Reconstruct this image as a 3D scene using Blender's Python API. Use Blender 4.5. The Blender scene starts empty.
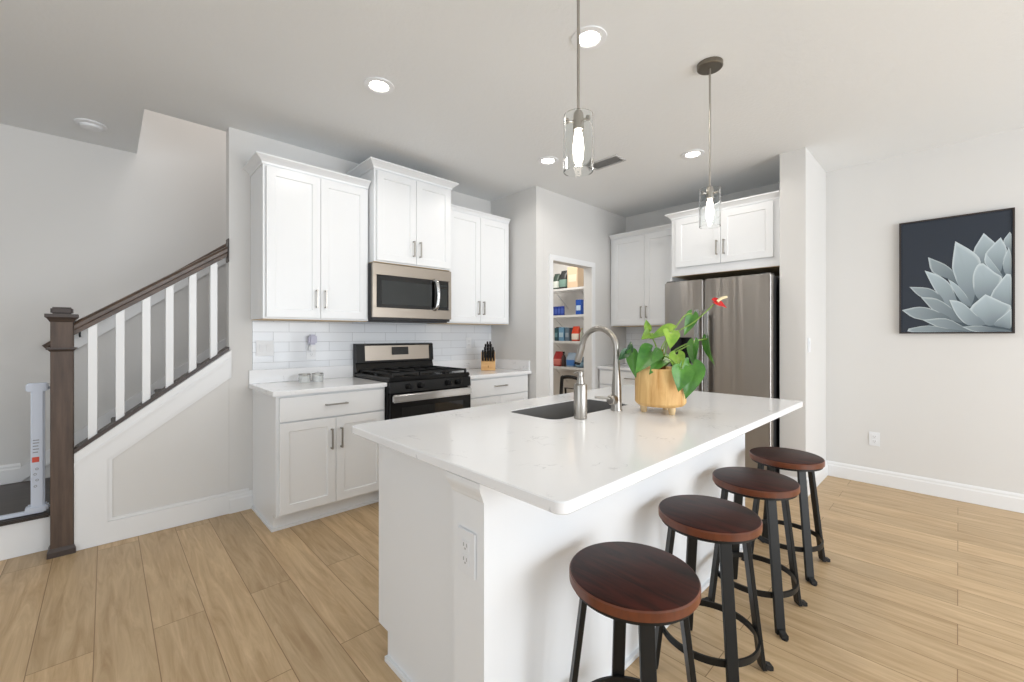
import bpy, bmesh, math, random
from mathutils import Vector, Matrix

C = bpy.context.scene.collection
SC = bpy.context.scene
random.seed(7)
PI = math.pi

# ------------------------------------------------------------------ camera
CAM_H, YAW, FOC = 1.27, 0.8088, 426.0
cam_d = bpy.data.cameras.new('camera')
cam_d.sensor_width = 36.0
cam_d.lens = 36.0 * FOC / 1024.0
cam_d.shift_y = -5.8 / 1024.0
cam_d.clip_start = 0.05
cam = bpy.data.objects.new('camera', cam_d)
cam.location = (0, 0, CAM_H)
cam.rotation_euler = (PI / 2, 0, YAW - PI / 2)
C.objects.link(cam)
SC.camera = cam

# ------------------------------------------------------------------ light and exposure
SC.view_settings.view_transform = 'Standard'
SC.view_settings.look = 'None'
SC.view_settings.exposure = 0.04
SC.view_settings.gamma = 1.0
SC.view_settings.use_curve_mapping = False
world = bpy.data.worlds.new('daylight')
SC.world = world
world.use_nodes = True
bgn = world.node_tree.nodes['Background']
bgn.inputs[0].default_value = (0.89, 0.945, 1.0, 1)
bgn.inputs[1].default_value = 1.1


def area(name, loc, target, sx, sy, power, col=(1, 1, 1)):
    d = bpy.data.lights.new(name, 'AREA')
    d.shape = 'RECTANGLE'
    d.size, d.size_y, d.energy, d.color = sx, sy, power, col
    o = bpy.data.objects.new(name, d)
    o.location = loc
    o.rotation_euler = (Vector(target) - Vector(loc)).to_track_quat('-Z', 'Y').to_euler()
    C.objects.link(o)
    return o


area('daylight_garden_door', (2.2, -3.7, 1.2), (2.0, 1.0, 1.75), 3.6, 2.2, 135, (0.90, 0.95, 1.0))
area('side_fill', (-2.9, 0.4, 1.3), (1.0, 1.2, 1.9), 3.0, 2.0, 34, (0.82, 0.91, 1.0))  # added cool fill from the left; the wall there has no window
area('stairwell_fill', (1.2, 4.15, 5.0), (1.2, 4.15, 0.0), 1.6, 0.6, 30, (1.0, 0.95, 0.92))  # added light for the stairs, hung below the closed stairwell ceiling


# ------------------------------------------------------------------ materials
def lin(c):
    return tuple((x / 12.92 if x <= 0.04045 else ((x + 0.055) / 1.055) ** 2.4) for x in [v / 255.0 for v in c])


def mat(name, rgb, rough=0.5, metal=0.0, **kw):
    m = bpy.data.materials.new(name)
    m.use_nodes = True
    b = m.node_tree.nodes['Principled BSDF']
    b.inputs['Base Color'].default_value = (*lin(rgb), 1)
    b.inputs['Roughness'].default_value = rough
    b.inputs['Metallic'].default_value = metal
    for k, v in kw.items():
        b.inputs[k.replace('_', ' ')].default_value = v
    return m


def nd(m, t, **kw):
    n = m.node_tree.nodes.new(t)
    for k, v in kw.items():
        setattr(n, k, v)
    return n


def lk(m, a, b):
    m.node_tree.links.new(a, b)


def bsdf(m):
    return m.node_tree.nodes['Principled BSDF']


def coord(m, scale=(1, 1, 1), rot=(0, 0, 0), loc=(0, 0, 0), space='Object'):
    t = nd(m, 'ShaderNodeTexCoord')
    mp = nd(m, 'ShaderNodeMapping')
    mp.inputs['Scale'].default_value = scale
    mp.inputs['Rotation'].default_value = rot
    mp.inputs['Location'].default_value = loc
    lk(m, t.outputs[space], mp.inputs['Vector'])
    return mp.outputs['Vector']


def noise_bump(m, scale, strength, dist=0.002, detail=3):
    v = coord(m)
    n = nd(m, 'ShaderNodeTexNoise')
    n.inputs['Scale'].default_value = scale
    n.inputs['Detail'].default_value = detail
    lk(m, v, n.inputs['Vector'])
    b = nd(m, 'ShaderNodeBump')
    b.inputs['Strength'].default_value = strength
    b.inputs['Distance'].default_value = dist
    lk(m, n.outputs['Fac'], b.inputs['Height'])
    lk(m, b.outputs['Normal'], bsdf(m).inputs['Normal'])
    return m


def noise_colour(m, c1, c2, scale=(5, 5, 5), p1=0.4, p2=0.6, detail=4, rough=0.6, distortion=0.0):
    v = coord(m, scale)
    n = nd(m, 'ShaderNodeTexNoise')
    n.inputs['Scale'].default_value = 1.0
    n.inputs['Detail'].default_value = detail
    n.inputs['Roughness'].default_value = rough
    n.inputs['Distortion'].default_value = distortion
    lk(m, v, n.inputs['Vector'])
    r = nd(m, 'ShaderNodeValToRGB')
    r.color_ramp.elements[0].position = p1
    r.color_ramp.elements[0].color = (*lin(c1), 1)
    r.color_ramp.elements[1].position = p2
    r.color_ramp.elements[1].color = (*lin(c2), 1)
    lk(m, n.outputs['Fac'], r.inputs['Fac'])
    lk(m, r.outputs['Color'], bsdf(m).inputs['Base Color'])
    return r


def emit(name, rgb, strength):
    m = mat(name, rgb)
    bsdf(m).inputs['Emission Color'].default_value = (*lin(rgb), 1)
    bsdf(m).inputs['Emission Strength'].default_value = strength
    return m


M = {}
M['wall'] = noise_bump(mat('wall_paint', (224, 223, 221), 0.75), 220, 0.12)
M['ceiling'] = noise_bump(mat('ceiling_texture', (236, 238, 239), 0.85), 55, 0.45, 0.004)
M['trim'] = mat('trim_white', (238, 239, 240), 0.35)
M['cab'] = mat('cabinet_white', (240, 242, 244), 0.32)
M['underside'] = mat('cabinet_underside_wood', (214, 188, 150), 0.5)
M['nickel'] = mat('brushed_nickel', (176, 172, 166), 0.32, 1.0)
M['nickel_dark'] = mat('nickel_canopy', (128, 122, 112), 0.38, 1.0)
M['chrome'] = mat('polished_steel', (205, 205, 205), 0.16, 1.0)
M['black'] = mat('black_enamel', (11, 11, 12), 0.2, Specular_IOR_Level=0.3)
M['black_matte'] = mat('black_matte', (17, 17, 18), 0.55)
M['blackglass'] = mat('black_glass', (9, 9, 10), 0.05)
M['greyglass'] = mat('oven_window_glass', (38, 42, 42), 0.06)
M['iron'] = mat('cast_iron', (22, 22, 23), 0.6)
M['legsteel'] = mat('black_stool_steel', (24, 25, 25), 0.42, 0.35)
M['plate'] = mat('white_plastic', (238, 240, 243), 0.35)
M['slot'] = mat('grey_slot', (178, 178, 178), 0.5)
M['dark'] = mat('dark_gap', (20, 20, 20), 0.6)
M['sink'] = mat('sink_steel', (128, 128, 128), 0.5, 0.3)
M['soil'] = mat('soil', (58, 42, 30), 0.95)
M['grout'] = mat('grout', (205, 207, 210), 0.8)

# stainless with vertical brushing
def steel(name, rgb, rough, sc, strength=0.25, dist=0.002):
    m = mat(name, rgb, rough, 1.0)
    v = coord(m, sc)
    n = nd(m, 'ShaderNodeTexNoise')
    n.inputs['Scale'].default_value = 1.0
    n.inputs['Detail'].default_value = 2
    lk(m, v, n.inputs['Vector'])
    b = nd(m, 'ShaderNodeBump')
    b.inputs['Strength'].default_value = strength
    b.inputs['Distance'].default_value = dist
    lk(m, n.outputs['Fac'], b.inputs['Height'])
    lk(m, b.outputs['Normal'], bsdf(m).inputs['Normal'])
    return m


M['fridge'] = steel('fridge_stainless', (176, 172, 168), 0.3, (6, 6, 0.02), 1.0, 0.012)
bsdf(M['fridge']).inputs['Anisotropic'].default_value = 0.97
bsdf(M['fridge']).inputs['Anisotropic Rotation'].default_value = 0.25
M['steel'] = steel('stainless_reflection_tint', (172, 163, 153), 0.3, (2, 2, 60))  # tan of a warm reflection put into the base colour
M['fridge_side'] = mat('fridge_side_grey', (44, 44, 46), 0.5)

# floor: light oak planks running along Y
fm = mat('oak_plank_floor', (205, 172, 132), 0.42)
g = nd(fm, 'ShaderNodeNewGeometry')
sx = nd(fm, 'ShaderNodeSeparateXYZ')
lk(fm, g.outputs['Position'], sx.inputs[0])
cx = nd(fm, 'ShaderNodeCombineXYZ')
ad = nd(fm, 'ShaderNodeMath', operation='ADD')
ad.inputs[1].default_value = 0.034 + 0.183 * 40
ay = nd(fm, 'ShaderNodeMath', operation='ADD')
ay.inputs[1].default_value = 20.35
lk(fm, sx.outputs['X'], ad.inputs[0])
lk(fm, sx.outputs['Y'], ay.inputs[0])
lk(fm, ay.outputs[0], cx.inputs['X'])
lk(fm, ad.outputs[0], cx.inputs['Y'])
bk = nd(fm, 'ShaderNodeTexBrick')
bk.offset, bk.offset_frequency, bk.squash = 0.37, 2, 1.0
for k, v in (('Scale', 1.0), ('Mortar Size', 0.0016), ('Mortar Smooth', 0.2), ('Bias', 0.0), ('Brick Width', 1.75), ('Row Height', 0.183)):
    bk.inputs[k].default_value = v
bk.inputs['Color1'].default_value = (0, 0, 0, 1)
bk.inputs['Color2'].default_value = (1, 1, 1, 1)
bk.inputs['Mortar'].default_value = (0.5, 0.5, 0.5, 1)
lk(fm, cx.outputs[0], bk.inputs['Vector'])
# grain, shifted plank by plank
off = nd(fm, 'ShaderNodeVectorMath', operation='MULTIPLY_ADD')
off.inputs[1].default_value = (13.7, 5.3, 3.1)
lk(fm, bk.outputs['Color'], off.inputs[0])
lk(fm, cx.outputs[0], off.inputs[2])
mpg = nd(fm, 'ShaderNodeMapping')
mpg.inputs['Scale'].default_value = (1.6, 17, 1)
lk(fm, off.outputs[0], mpg.inputs['Vector'])
gn = nd(fm, 'ShaderNodeTexNoise')
gn.inputs['Scale'].default_value = 1.5
gn.inputs['Detail'].default_value = 7
gn.inputs['Roughness'].default_value = 0.62
gn.inputs['Distortion'].default_value = 0.9
lk(fm, mpg.outputs[0], gn.inputs['Vector'])
gr = nd(fm, 'ShaderNodeValToRGB')
gr.color_ramp.elements[0].position = 0.28
gr.color_ramp.elements[0].color = (*lin((178, 147, 107)), 1)
gr.color_ramp.elements[1].position = 0.72
gr.color_ramp.elements[1].color = (*lin((219, 192, 153)), 1)
lk(fm, gn.outputs['Fac'], gr.inputs['Fac'])
tone = nd(fm, 'ShaderNodeMixRGB', blend_type='MULTIPLY')
tone.inputs['Fac'].default_value = 1.0
tr = nd(fm, 'ShaderNodeValToRGB')
tr.color_ramp.elements[0].color = (0.86, 0.85, 0.84, 1)
tr.color_ramp.elements[1].color = (1.04, 1.03, 1.02, 1)
lk(fm, bk.outputs['Color'], tr.inputs['Fac'])
lk(fm, gr.outputs['Color'], tone.inputs['Color1'])
lk(fm, tr.outputs['Color'], tone.inputs['Color2'])
seam = nd(fm, 'ShaderNodeMixRGB')
seam.inputs['Color2'].default_value = (*lin((138, 108, 74)), 1)
lk(fm, bk.outputs['Fac'], seam.inputs['Fac'])
lk(fm, tone.outputs['Color'], seam.inputs['Color1'])
lk(fm, seam.outputs['Color'], bsdf(fm).inputs['Base Color'])
M['floor'] = fm

# white glossy subway tile on the XZ plane
tm = mat('subway_tile', (238, 240, 243), 0.12)
g = nd(tm, 'ShaderNodeNewGeometry')
sx = nd(tm, 'ShaderNodeSeparateXYZ')
lk(tm, g.outputs['Position'], sx.inputs[0])
cx = nd(tm, 'ShaderNodeCombineXYZ')
a1 = nd(tm, 'ShaderNodeMath', operation='ADD')
a1.inputs[1].default_value = 10.03
a2 = nd(tm, 'ShaderNodeMath', operation='ADD')
a2.inputs[1].default_value = 5.055
a0 = nd(tm, 'ShaderNodeMath', operation='ADD')
lk(tm, sx.outputs['X'], a0.inputs[0])
lk(tm, sx.outputs['Y'], a0.inputs[1])
lk(tm, a0.outputs[0], a1.inputs[0])
lk(tm, sx.outputs['Z'], a2.inputs[0])
lk(tm, a1.outputs[0], cx.inputs['X'])
lk(tm, a2.outputs[0], cx.inputs['Y'])
tb = nd(tm, 'ShaderNodeTexBrick')
tb.offset, tb.offset_frequency = 0.36, 2
for k, v in (('Scale', 1.0), ('Mortar Size', 0.0017), ('Mortar Smooth', 0.3), ('Brick Width', 0.305), ('Row Height', 0.0765)):
    tb.inputs[k].default_value = v
tb.inputs['Color1'].default_value = (*lin((236, 239, 243)), 1)
tb.inputs['Color2'].default_value = (*lin((228, 232, 238)), 1)
tb.inputs['Mortar'].default_value = (*lin((190, 193, 198)), 1)
lk(tm, cx.outputs[0], tb.inputs['Vector'])
lk(tm, tb.outputs['Color'], bsdf(tm).inputs['Base Color'])
tbb = nd(tm, 'ShaderNodeBump', invert=True)
tbb.inputs['Strength'].default_value = 0.4
tbb.inputs['Distance'].default_value = 0.002
lk(tm, tb.outputs['Fac'], tbb.inputs['Height'])
lk(tm, tbb.outputs['Normal'], bsdf(tm).inputs['Normal'])
M['tile'] = tm

# quartz: white with thin grey flecks
qm = mat('white_quartz', (238, 239, 241), 0.14)
v = coord(qm, (1, 1, 1))
n1 = nd(qm, 'ShaderNodeTexNoise')
n1.inputs['Scale'].default_value = 9
n1.inputs['Detail'].default_value = 6
n1.inputs['Distortion'].default_value = 1.6
lk(qm, v, n1.inputs['Vector'])
r1 = nd(qm, 'ShaderNodeValToRGB')
e = r1.color_ramp.elements
e[0].position, e[0].color = 0.485, (1, 1, 1, 1)
e[1].position, e[1].color = 0.515, (1, 1, 1, 1)
ne = e.new(0.5)
ne.color = (0, 0, 0, 1)
lk(qm, n1.outputs['Fac'], r1.inputs['Fac'])
n2 = nd(qm, 'ShaderNodeTexNoise')
n2.inputs['Scale'].default_value = 7
n2.inputs['Detail'].default_value = 2
lk(qm, v, n2.inputs['Vector'])
r2 = nd(qm, 'ShaderNodeValToRGB')
r2.color_ramp.elements[0].position = 0.58
r2.color_ramp.elements[0].color = (1, 1, 1, 1)
r2.color_ramp.elements[1].position = 0.7
r2.color_ramp.elements[1].color = (0, 0, 0, 1)
lk(qm, n2.outputs['Fac'], r2.inputs['Fac'])
mx = nd(qm, 'ShaderNodeMixRGB', blend_type='LIGHTEN')
mx.inputs['Fac'].default_value = 1.0
lk(qm, r1.outputs['Color'], mx.inputs['Color1'])
lk(qm, r2.outputs['Color'], mx.inputs['Color2'])
mc = nd(qm, 'ShaderNodeMixRGB')
mc.inputs['Color1'].default_value = (*lin((196, 198, 202)), 1)
mc.inputs['Color2'].default_value = (*lin((245, 246, 248)), 1)
lk(qm, mx.outputs['Color'], mc.inputs['Fac'])
lk(qm, mc.outputs['Color'], bsdf(qm).inputs['Base Color'])
M['quartz'] = qm

M['newel'] = mat('stained_brown_wood', (84, 68, 58), 0.45)
noise_colour(M['newel'], (66, 52, 44), (98, 80, 68), (30, 30, 2.5), 0.3, 0.7)
M['newelcap'] = mat('stained_dark_cap', (66, 56, 52), 0.4)
M['rail'] = mat('stained_rail', (82, 66, 56), 0.35)
noise_colour(M['rail'], (66, 52, 43), (98, 80, 68), (4, 30, 30), 0.3, 0.7)
M['darkfloor'] = mat('dark_landing_wood', (52, 45, 41), 0.4)
noise_colour(M['darkfloor'], (44, 38, 34), (68, 59, 54), (3, 20, 20), 0.3, 0.7)
M['seat'] = mat('espresso_seat_wood', (48, 24, 18), 0.45, Specular_IOR_Level=0.22)
noise_colour(M['seat'], (15, 8, 7), (74, 29, 19), (26, 4, 4), 0.32, 0.74, 5, 0.6, 0.6)
M['rim'] = mat('rubbed_seat_rim', (112, 60, 36), 0.3)
noise_colour(M['rim'], (72, 38, 26), (122, 64, 36), (10, 10, 3), 0.35, 0.65)
M['pot'] = mat('carved_pine_pot', (226, 184, 124), 0.6)
noise_colour(M['pot'], (194, 138, 70), (246, 210, 146), (16, 16, 2.2), 0.3, 0.66, 6, 0.6, 1.2)
M['potleg'] = mat('turned_pine_leg', (232, 204, 158), 0.5)
M['leaf'] = mat('anthurium_leaf', (60, 120, 44), 0.36)
noise_colour(M['leaf'], (34, 92, 30), (92, 150, 56), (9, 9, 9), 0.3, 0.7)
M['leafdark'] = mat('dark_leaf', (34, 84, 38), 0.3)
M['leaflight'] = mat('young_leaf', (142, 186, 62), 0.35)
noise_colour(M['leaflight'], (92, 146, 42), (158, 192, 74), (14, 14, 14), 0.3, 0.7)
M['stem'] = mat('green_stem', (128, 160, 74), 0.5)
M['crown'] = mat('woody_crown', (150, 98, 48), 0.8)
M['red'] = mat('red_spathe', (196, 22, 24), 0.25)
M['cream'] = mat('cream_spadix', (240, 222, 180), 0.5)
M['block'] = mat('maple_block', (222, 176, 118), 0.45)
noise_colour(M['block'], (206, 156, 98), (232, 190, 134), (6, 6, 40), 0.3, 0.7)
M['canvas'] = mat('navy_canvas', (42, 50, 62), 0.7)
M['pframe'] = mat('slim_dark_frame', (50, 40, 36), 0.4)
M['bulb'] = emit('lit_bulb', (255, 240, 215), 22)
M['filament_glass'] = emit('lit_tube_bulb', (255, 244, 226), 16)
M['lens'] = emit('lit_lens', (255, 246, 232), 14)
M['display'] = emit('blue_clock', (96, 150, 190), 0.6)
gm = mat('clear_glass', (250, 252, 252), 0.02)
bsdf(gm).inputs['Transmission Weight'].default_value = 1.0
bsdf(gm).inputs['IOR'].default_value = 1.2
M['glass'] = gm
M['powder'] = mat('white_filling', (248, 247, 245), 0.8)
M['gate'] = mat('gate_plastic', (208, 215, 228), 0.4)
M['gatered'] = mat('gate_red_label', (214, 84, 64), 0.5)
M['gateink'] = mat('gate_grey_print', (150, 152, 158), 0.6)


# ------------------------------------------------------------------ geometry helpers
def bx(bm, x0, x1, y0, y1, z0, z1, mi=0):
    if x0 > x1: x0, x1 = x1, x0
    if y0 > y1: y0, y1 = y1, y0
    if z0 > z1: z0, z1 = z1, z0
    vs = [bm.verts.new(p) for p in ((x0, y0, z0), (x1, y0, z0), (x1, y1, z0), (x0, y1, z0),
                                    (x0, y0, z1), (x1, y0, z1), (x1, y1, z1), (x0, y1, z1))]
    for idx in ((3, 2, 1, 0), (4, 5, 6, 7), (0, 1, 5, 4), (1, 2, 6, 5), (2, 3, 7, 6), (3, 0, 4, 7)):
        f = bm.faces.new([vs[i] for i in idx])
        f.material_index = mi
    return bm


def box(*a):
    return bx(bmesh.new(), *a)


def bevel(bm, w, seg=2):
    bmesh.ops.bevel(bm, geom=bm.edges[:], offset=w, segments=seg, affect='EDGES', clamp_overlap=True)
    return bm


def bbox(x0, x1, y0, y1, z0, z1, w=0.003, seg=2):
    return bevel(box(x0, x1, y0, y1, z0, z1), w, seg)


def prism(bm, pts, lo, hi, axis='z', mi=0):
    """extrude a 2-D outline: axis 'z' pts=(x,y); 'y' pts=(x,z); 'x' pts=(y,z)"""
    def P(p, t):
        return {'z': (p[0], p[1], t), 'y': (p[0], t, p[1]), 'x': (t, p[0], p[1])}[axis]
    a = [bm.verts.new(P(p, lo)) for p in pts]
    b = [bm.verts.new(P(p, hi)) for p in pts]
    n = len(pts)
    fs = [bm.faces.new(a), bm.faces.new(b[::-1])]
    for i in range(n):
        fs.append(bm.faces.new((a[i], b[i], b[(i + 1) % n], a[(i + 1) % n])))
    for f in fs:
        f.material_index = mi
    bmesh.ops.recalc_face_normals(bm, faces=bm.faces[:])
    return bm


def lathe(bm, prof, cx=0, cy=0, seg=32, mi=0, z=0.0):
    """prof: list of (r, z)"""
    rings = []
    for r, h in prof:
        if r < 1e-6:
            rings.append([bm.verts.new((cx, cy, h + z))])
        else:
            rings.append([bm.verts.new((cx + r * math.cos(2 * PI * k / seg), cy + r * math.sin(2 * PI * k / seg), h + z)) for k in range(seg)])
    for a, b in zip(rings, rings[1:]):
        for k in range(seg):
            k2 = (k + 1) % seg
            if len(a) == 1 and len(b) == 1:
                continue
            if len(a) == 1:
                f = bm.faces.new((a[0], b[k2], b[k]))
            elif len(b) == 1:
                f = bm.faces.new((a[k], a[k2], b[0]))
            else:
                f = bm.faces.new((a[k], a[k2], b[k2], b[k]))
            f.material_index = mi
    bmesh.ops.recalc_face_normals(bm, faces=bm.faces[:])
    return bm


def tube(bm, pts, r, seg=10, cap=True, mi=0):
    """swept round tube along a polyline; r number or list"""
    pts = [Vector(p) for p in pts]
    n = len(pts)
    rs = r if isinstance(r, (list, tuple)) else [r] * n
    rings = []
    up = None
    for i, p in enumerate(pts):
        t = (pts[min(i + 1, n - 1)] - pts[max(i - 1, 0)]).normalized()
        if up is None:
            up = Vector((0, 0, 1)) if abs(t.z) < 0.9 else Vector((1, 0, 0))
        s = t.cross(up)
        if s.length < 1e-4:
            s = t.cross(Vector((0, 1, 0)))
        s.normalize()
        up = s.cross(t).normalized()
        rings.append([bm.verts.new(p + (s * math.cos(2 * PI * k / seg) + up * math.sin(2 * PI * k / seg)) * rs[i]) for k in range(seg)])
    for a, b in zip(rings, rings[1:]):
        for k in range(seg):
            f = bm.faces.new((a[k], a[(k + 1) % seg], b[(k + 1) % seg], b[k]))
            f.material_index = mi
    if cap:
        bm.faces.new(rings[0][::-1]).material_index = mi
        bm.faces.new(rings[-1]).material_index = mi
    bmesh.ops.recalc_face_normals(bm, faces=bm.faces[:])
    return bm


def smooth_curve(pts, n=8):
    P = [Vector(p) for p in pts]
    out = []
    for i in range(len(P) - 1):
        p0, p1, p2, p3 = P[max(i - 1, 0)], P[i], P[i + 1], P[min(i + 2, len(P) - 1)]
        for k in range(n):
            t = k / n
            out.append(0.5 * ((2 * p1) + (p2 - p0) * t + (2 * p0 - 5 * p1 + 4 * p2 - p3) * t * t + (3 * p1 - p0 - 3 * p2 + p3) * t ** 3))
    out.append(P[-1])
    return out


def obj(name, bm, mats, parent=None, smooth=True, angle=35):
    me = bpy.data.meshes.new(name)
    bm.to_mesh(me)
    bm.free()
    for m in (mats if isinstance(mats, (list, tuple)) else [mats]):
        me.materials.append(m)
    o = bpy.data.objects.new(name, me)
    C.objects.link(o)
    if parent is not None:
        o.parent = parent
    if smooth:
        for p in me.polygons:
            p.use_smooth = True
        me.set_sharp_from_angle(angle=math.radians(angle))
    return o


def thing(name, label, cat, loc=(0, 0, 0), rz=0.0, group=None):
    o = bpy.data.objects.new(name, None)
    o.empty_display_size = 0.1
    o.location = loc
    o.rotation_euler = (0, 0, rz)
    C.objects.link(o)
    return tag(o, label, cat, group)


def tag(o, label, cat, group=None):
    o['label'] = label
    o['category'] = cat
    if group:
        o['group'] = group
    return o


def struct(name, bm, m, parent=None, smooth=False):
    o = obj(name, bm, m, parent, smooth)
    if parent is None:
        o['kind'] = 'structure'
    return o


def dup(root, loc, rz=None, label=None, group=None):
    r = root.copy()
    C.objects.link(r)
    r.location = loc
    if rz is not None:
        r.rotation_euler = (0, 0, rz)
    if label:
        r['label'] = label
    if group:
        r['group'] = group
    for ch in list(root.children):
        c = ch.copy()
        C.objects.link(c)
        c.parent = r
        for gch in list(ch.children):
            d = gch.copy()
            C.objects.link(d)
            d.parent = c
    return r


# ------------------------------------------------------------------ room dimensions
H = 2.755
YB, XR, YP, XP = 3.59, 4.75, 2.90, 3.10      # range wall, picture wall, pantry front, pantry return
XL, YF = -3.3, -4.2                         # far ends of the open plan room behind the camera
YS = 4.64                                   # far wall of the stairs

# ------------------------------------------------------------------ setting
struct('floor', box(XL, XR + 0.1, YF, YS + 0.9, -0.06, 0.0), M['floor'])
bm = bmesh.new()
bx(bm, XL, XR + 0.12, YF, 3.69, H, H + 0.3)
bx(bm, XL, 0.185, 3.69, YS + 0.12, H, H + 0.3)
bx(bm, XP, XR + 0.12, 3.69, YS + 0.9, H, H + 0.3)
struct('ceiling', bm, M['ceiling'])
struct('ceiling_stairwell', box(-0.2, 3.3, 3.5, YS + 0.2, 5.3, 5.35), M['wall'])
struct('wall_back', prism(bmesh.new(), [(0.637, 0), (XP, 0), (XP, H), (0.637, H)], YB, YB + 0.10, 'y'), M['wall'])
struct('wall_stair_far', box(XL, XP + 0.1, YS, YS + 0.12, 0, 5.3), M['wall'])
bm = bmesh.new()
bx(bm, 0.185, XP + 0.1, 3.575, 3.69, H + 0.301, 5.3)
bx(bm, 0.08, 0.185, 3.69, YS, H + 0.301, 5.3)
struct('wall_stairwell_upper', bm, M['wall'])
struct('wall_stairwell_end', box(XP - 0.05, XP + 0.05, YB + 0.1, YS, 0, 5.3), M['wall'])
struct('wall_knee', prism(bmesh.new(), [(-0.134, 0), (0.6365, 0), (0.6365, 1.162), (-0.134, 0.575)], YB, YB + 0.10, 'y'), M['wall'])
# pantry walls
struct('wall_pantry_return', box(XP, XP + 0.11, YP, YB + 0.10, 0, H), M['wall'])
bm = bmesh.new()
DX0, DX1, DH = 3.345, 4.025, 2.045
bx(bm, XP + 0.1105, DX0, YP, YP + 0.11, 0, H)
bx(bm, DX1, XR, YP, YP + 0.11, 0, H)
bx(bm, DX0, DX1, YP, YP + 0.11, DH, H)
struct('wall_pantry_front', bm, M['wall'])
struct('wall_pantry_side', box(XP + 0.1005, XP + 0.115, YB + 0.101, YS + 0.8, 0, H), M['wall'])
struct('wall_pantry_back', box(XP + 0.116, XR, YS + 0.5, YS + 0.6, 0, H), M['wall'])
bm = bmesh.new()
tk = 0.012
for (a, b) in ((DX0 - 0.058, DX0), (DX1, DX1 + 0.058)):
    bx(bm, a, b, YP - tk, YP - 0.0005, 0, DH + 0.058)
bx(bm, DX0, DX1, YP - tk, YP - 0.0005, DH, DH + 0.058)
struct('door_1', bm, M['trim'])     # cased pantry opening
# right wall, wing wall beside the refrigerator
struct('wall_right', box(XR, XR + 0.12, YF, YS + 0.9, 0, H), M['wall'])
struct('wall_wing', box(4.0, XR - 0.0005, 0.833, 1.012, 0, H), M['wall'])
struct('wall_left', box(XL - 0.1, XL, YF, YS + 0.12, 0, H), M['wall'])


def baseboard(name, pts_outline, lo, hi, axis):
    return struct(name, prism(bmesh.new(), pts_outline, lo, hi, axis), M['trim'])


# baseboards: profile (distance from wall, height)
def bb_x(name, x, y0, y1, z0=0.0):   # on a wall x = const facing -x
    return baseboard(name, [(x, z0), (x - 0.015, z0), (x - 0.015, z0 + 0.095), (x - 0.011, z0 + 0.105), (x - 0.011, z0 + 0.118), (x - 0.005, z0 + 0.132), (x, z0 + 0.132)], y0, y1, 'y')


def bb_y(name, y, x0, x1, z0=0.0):   # on a wall y = const facing -y
    return baseboard(name, [(y, z0), (y - 0.015, z0), (y - 0.015, z0 + 0.095), (y - 0.011, z0 + 0.105), (y - 0.011, z0 + 0.118), (y - 0.005, z0 + 0.132), (y, z0 + 0.132)], x0, x1, 'x')


bb_x('baseboard_right', XR - 0.0005, YF, 0.832)
bb_y('baseboard_wing', 0.8325, 4.0, XR - 0.016)
bb_x('baseboard_wing_end', 3.9995, 0.818, 1.012)
bb_y('baseboard_back', YB - 0.0005, 0.637, 0.783)
bb_y('baseboard_stair_far', YS - 0.0005, XL, -0.44, 0.223)

# knee wall panel moulding: raised white frame with a thin bead inside it
bm = bmesh.new()
outer = [(-0.1335, 0.002), (0.6365, 0.002), (0.6365, 0.133), (0.01, 0.133), (0.01, 0.515), (0.65, 0.992), (0.65, 1.166), (0.6365, 1.155), (-0.1335, 0.572)]
prism(bm, outer, YB - 0.012, YB - 0.0006, 'y')
struct('trim_1', bm, M['trim'])
bm = bmesh.new()
prism(bm, [(0.0105, 0.134), (0.76, 0.134), (0.76, 0.152), (0.03, 0.152), (0.03, 0.508), (0.65, 0.97), (0.65, 0.9915), (0.0105, 0.5145)], YB - 0.007, YB - 0.0006, 'y')
prism(bm, [(-0.1335, 0.5), (0.6365, 1.087), (0.6365, 1.105), (-0.1335, 0.518)], YB - 0.019, YB - 0.0121, 'y')
struct('trim_2', bm, M['trim'])

# landing with a white riser
bm = bmesh.new()
bx(bm, XL, -0.26, 3.72, YS - 0.0005, 0.001, 0.198)
bx(bm, -0.26, -0.135, 3.72, 3.735, 0.001, 0.198)
struct('floor_landing_base', bm, M['trim'])
struct('floor_landing', bevel(box(XL, -0.236, 3.695, YS - 0.016, 0.199, 0.222), 0.006), M['darkfloor'])

# ------------------------------------------------------------------ staircase going up behind the range wall
st = thing('staircase', 'dark wooden stair treads climbing to the right behind the balustrade', 'stairs', (-0.213, 4.16, 0.2225))
NST = 11
for i in range(NST):
    x0 = 0.263 * i
    z1 = 0.2 * (i + 1)
    obj('tread', bevel(box(x0 - 0.02, x0 + 0.262, -0.455, 0.46, z1 - 0.03, z1), 0.006), M['darkfloor'], st)
    obj('riser', box(x0, x0 + 0.012, -0.455, 0.46, z1 - 0.2, z1 - 0.0305), M['trim'], st)
sk = []
obj('skirt_board', prism(bmesh.new(), [(-0.227, 0.103), (-0.227, -0.0), (2.9, 2.2), (2.9, 2.43)], 0.462, 0.4755, 'y'), M['trim'], st, False)
tag(obj('handrail_backing_board', prism(bmesh.new(), [(-0.19, 1.139), (3.0, 3.69), (3.0, 3.85), (-0.19, 1.3)], YS - 0.02, YS - 0.0006, 'y'), M['trim'], None, False),
    'white sloping board on the stair wall seen between the balusters', 'trim board')
bpy.data.objects['handrail_backing_board']['kind'] = 'structure'
wr = thing('wall_handrail', 'slim wall mounted stair handrail on brackets behind the balustrade', 'handrail', (-0.3, YS - 0.07, 1.15))
obj('rail', tube(bmesh.new(), [(-0.02, 0.01, 0.03), (3.0, 0.01, 2.47)], 0.021, 12), M['rail'], wr)
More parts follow.
